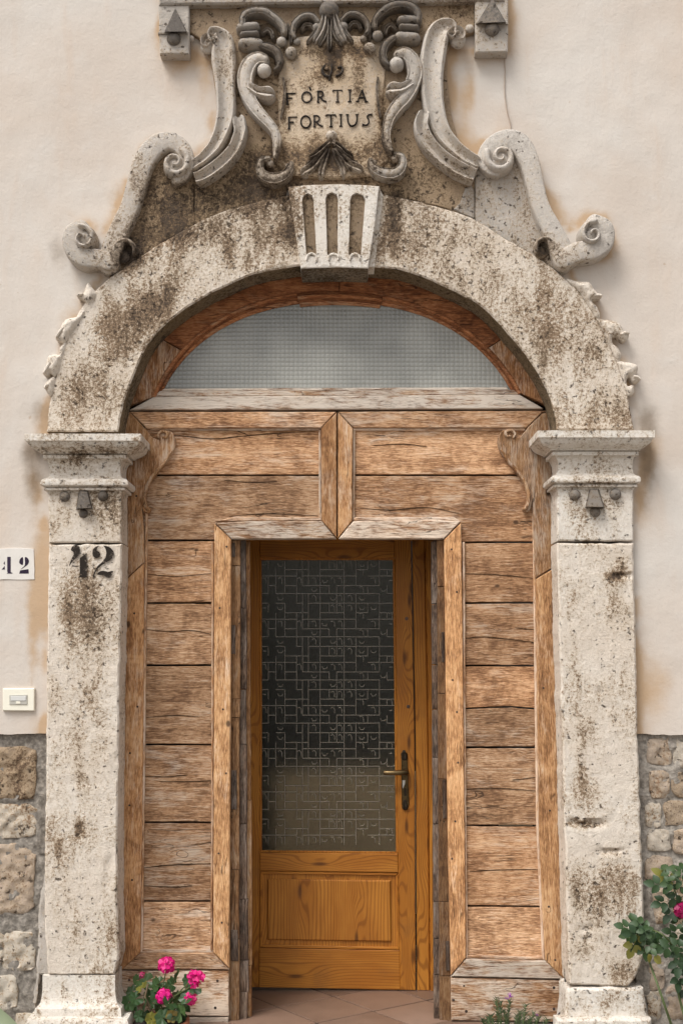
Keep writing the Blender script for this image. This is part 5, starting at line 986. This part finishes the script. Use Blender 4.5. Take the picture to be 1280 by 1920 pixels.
for cn in canes:
    P = [tuple(p) for p in cat(cn, 4)]; W = [U(a, b, YR + .04 * math.sin(a * .1)) for a, b in P]; W = [Vector((rb.x + (W[0].x - rb.x) * .3, YR, -.09))] + W; n = len(W); tube('cane', W, [.006 - .004 * i / n for i in range(n)], STEM, rose)
lv = [(1185,1752,195),(1180,1742,172),(1195,1740,135),(1205,1745,95),(1210,1750,60),(1200,1762,215),(1190,1765,235),(1215,1758,25),(1205,1775,262),(1225,1765,340),(1195,1750,160),(1214,1770,300),(1200,1738,110),
      (1240,1660,190),(1250,1648,160),(1262,1655,205),(1250,1690,215),(1260,1640,120),(1268,1672,240),(1275,1640,60),(1262,1705,230),(1280,1660,10),(1255,1640,140),
      (1262,1765,215),(1270,1750,170),(1276,1790,230),(1268,1800,250),(1275,1730,110),(1285,1770,60),(1270,1830,260),(1258,1775,200),(1290,1830,240),(1280,1850,270),(1300,1740,90),(1310,1650,40),(1320,1700,10),(1310,1780,330)]
for x, y, a in lv:
    wv = U(x, y, YR + rnd.uniform(-.06, .05)); tilt = R(rnd.uniform(45, 85)); rot = (tilt, R(rnd.uniform(-25, 25)) , R(rnd.uniform(-20, 20)))
    from mathutils import Euler, Matrix
    M = Euler(rot).to_matrix() @ Matrix.Rotation(R(a), 3, 'Z'); e = M.to_euler(); s = rnd.uniform(.7, 1.0)
    if RL is None: RL = finish('leaf', V, f, ROSL, rose, sharp=180); RL.location = wv - WORLD[rose.name]; RL.rotation_euler = e; RL.scale = (s,) * 3
    else: copy_part(RL, rose, wv, e, s)
flower_head('bloom', U(1277, 1706, YR - .03), .028, DEEPR, rose, 26, .018)
Yl, Yf = leaf_mesh('l', .045, .018, None); y_ = finish('yellow_leaf', Yl, Yf, YELL, rose, sharp=180); y_.location = U(1232, 1800, YR - .05) - WORLD[rose.name]; y_.rotation_euler = (1.3, .7, .1); copy_part(y_, rose, U(1216, 1797, YR - .05), (1.3, 1.3, .3), .85)
# feathery violet-flowered plant before the right kick board
YT = .02
tb = U(960, 1960, YT); ast = tag(empty('aster_plant', (tb.x, YT, -.1)), 'small feathery green plant with violet flowers at the foot of the gate', 'plant')
def feather(pts, m, n=16, l=.028):
    V = []; f = []; P = cat([tuple(p) for p in pts], 8)
    for i in range(len(P)):
        p = Vector(P[i]); t = Vector(P[min(len(P) - 1, i + 1)] - P[max(0, i - 1)]).normalized() if len(P) > 1 else Vector((0, 0, 1))
        for s in (-1, 1):
            d = (t * .6 + Vector((s * rnd.uniform(.4, 1), rnd.uniform(-.6, .6), rnd.uniform(-.2, .3)))).normalized(); sd2 = d.cross(Vector((0, 1, .3))).normalized() * .0030; k = len(V); ll = l * rnd.uniform(.6, 1.2)
            V += [p - sd2, p + sd2, p + d * ll]; f.append([k, k + 1, k + 2])
    return V, f
for x0, x1, y1 in ((945,930,1872),(950,938,1880),(955,955,1878),(940,920,1905),(965,985,1885),(970,1000,1900),(960,975,1898),(935,905,1912),(975,1010,1908),(950,945,1896),(985,1025,1912),(965,968,1905),(928,915,1908),(990,990,1912)):
    a = Vector((U(x0, 1960, YT).x, YT + rnd.uniform(-.05, .03), -.095)); b = U(x1, y1, YT + rnd.uniform(-.05, .03)); mid_ = (a + b) / 2 + Vector((rnd.uniform(-.015, .015), 0, .01))
    tube('stem', [a, mid_, b], [.0022, .002, .0014], STEM, ast, 5); V, f = feather([mid_, mid_ * .5 + b * .5, b], FEAT); finish('leaf_spray', V, f, FEAT, ast, sharp=180)
for x, y, r in ((955, 1870, .013), (1006, 1904, .007), (1048, 1918, .014), (948, 1873, .008)):
    V = []; f = []; c = U(x, y, YT - .02)
    for k in range(26):
        d = Vector((rnd.uniform(-1, 1), rnd.uniform(-1, .4), rnd.uniform(-.1, 1))).normalized(); s = d.cross(Vector((.2, .3, 1))).normalized() * r * .14; i0 = len(V); V += [c - s, c + s, c + d * r * 1.5 + s * .6, c + d * r * 1.5 - s * .6]; f.append([i0, i0 + 1, i0 + 2, i0 + 3])
    finish('flower', V, f, VIOL, ast, sharp=180)
# black cable at the foot of the right pilaster
cab = tube('cable', [U(x, y, .10) for x, y in [(1059,1800),(1058.5,1850),(1058,1880),(1055,1893),(1046,1902),(1038,1910),(1035,1925),(1032,1960)]], .0035, plain('black_rubber', (.02, .018, .018), .6), None); tag(cab, 'thin black cable running down between gate and pilaster base', 'cable')
# sage-green leaf at the lower left corner
ag = U(-40, 1960, -.35); agv = tag(empty('agave_plant', (ag.x, -.35, -.1)), 'broad pale sage-green leaf in front of the rubble wall below the doorbell', 'plant')
for k, (x0, y0, x1, y1, wd) in enumerate(((-40, 1890, 60, 1962, 40), (-120, 2000, -90, 1830, 60), (-60, 2010, -150, 1880, 60))):
    a, b = U(x0, y0, -.35), U(x1, y1, -.38); V = []; f = []; n = 10; root_ = Vector((ag.x, -.35, -.09)) if k else a
    for i in range(n + 1):
        t = i / n; p = root_.lerp(b, t) if k else a.lerp(b, t); ww = wd * PXM * (1 - t ** 3) * .5 + .002; d = (b - a).normalized(); s = d.cross(Vector((0, -1, 0))).normalized() * ww
        V += [p - s, p + Vector((0, .02, 0)), p + s]
    for i in range(n): q = i * 3; f += [[q, q + 1, q + 4, q + 3], [q + 1, q + 2, q + 5, q + 4]]
    finish('leaf', V, f, AGAV, agv, sharp=180)
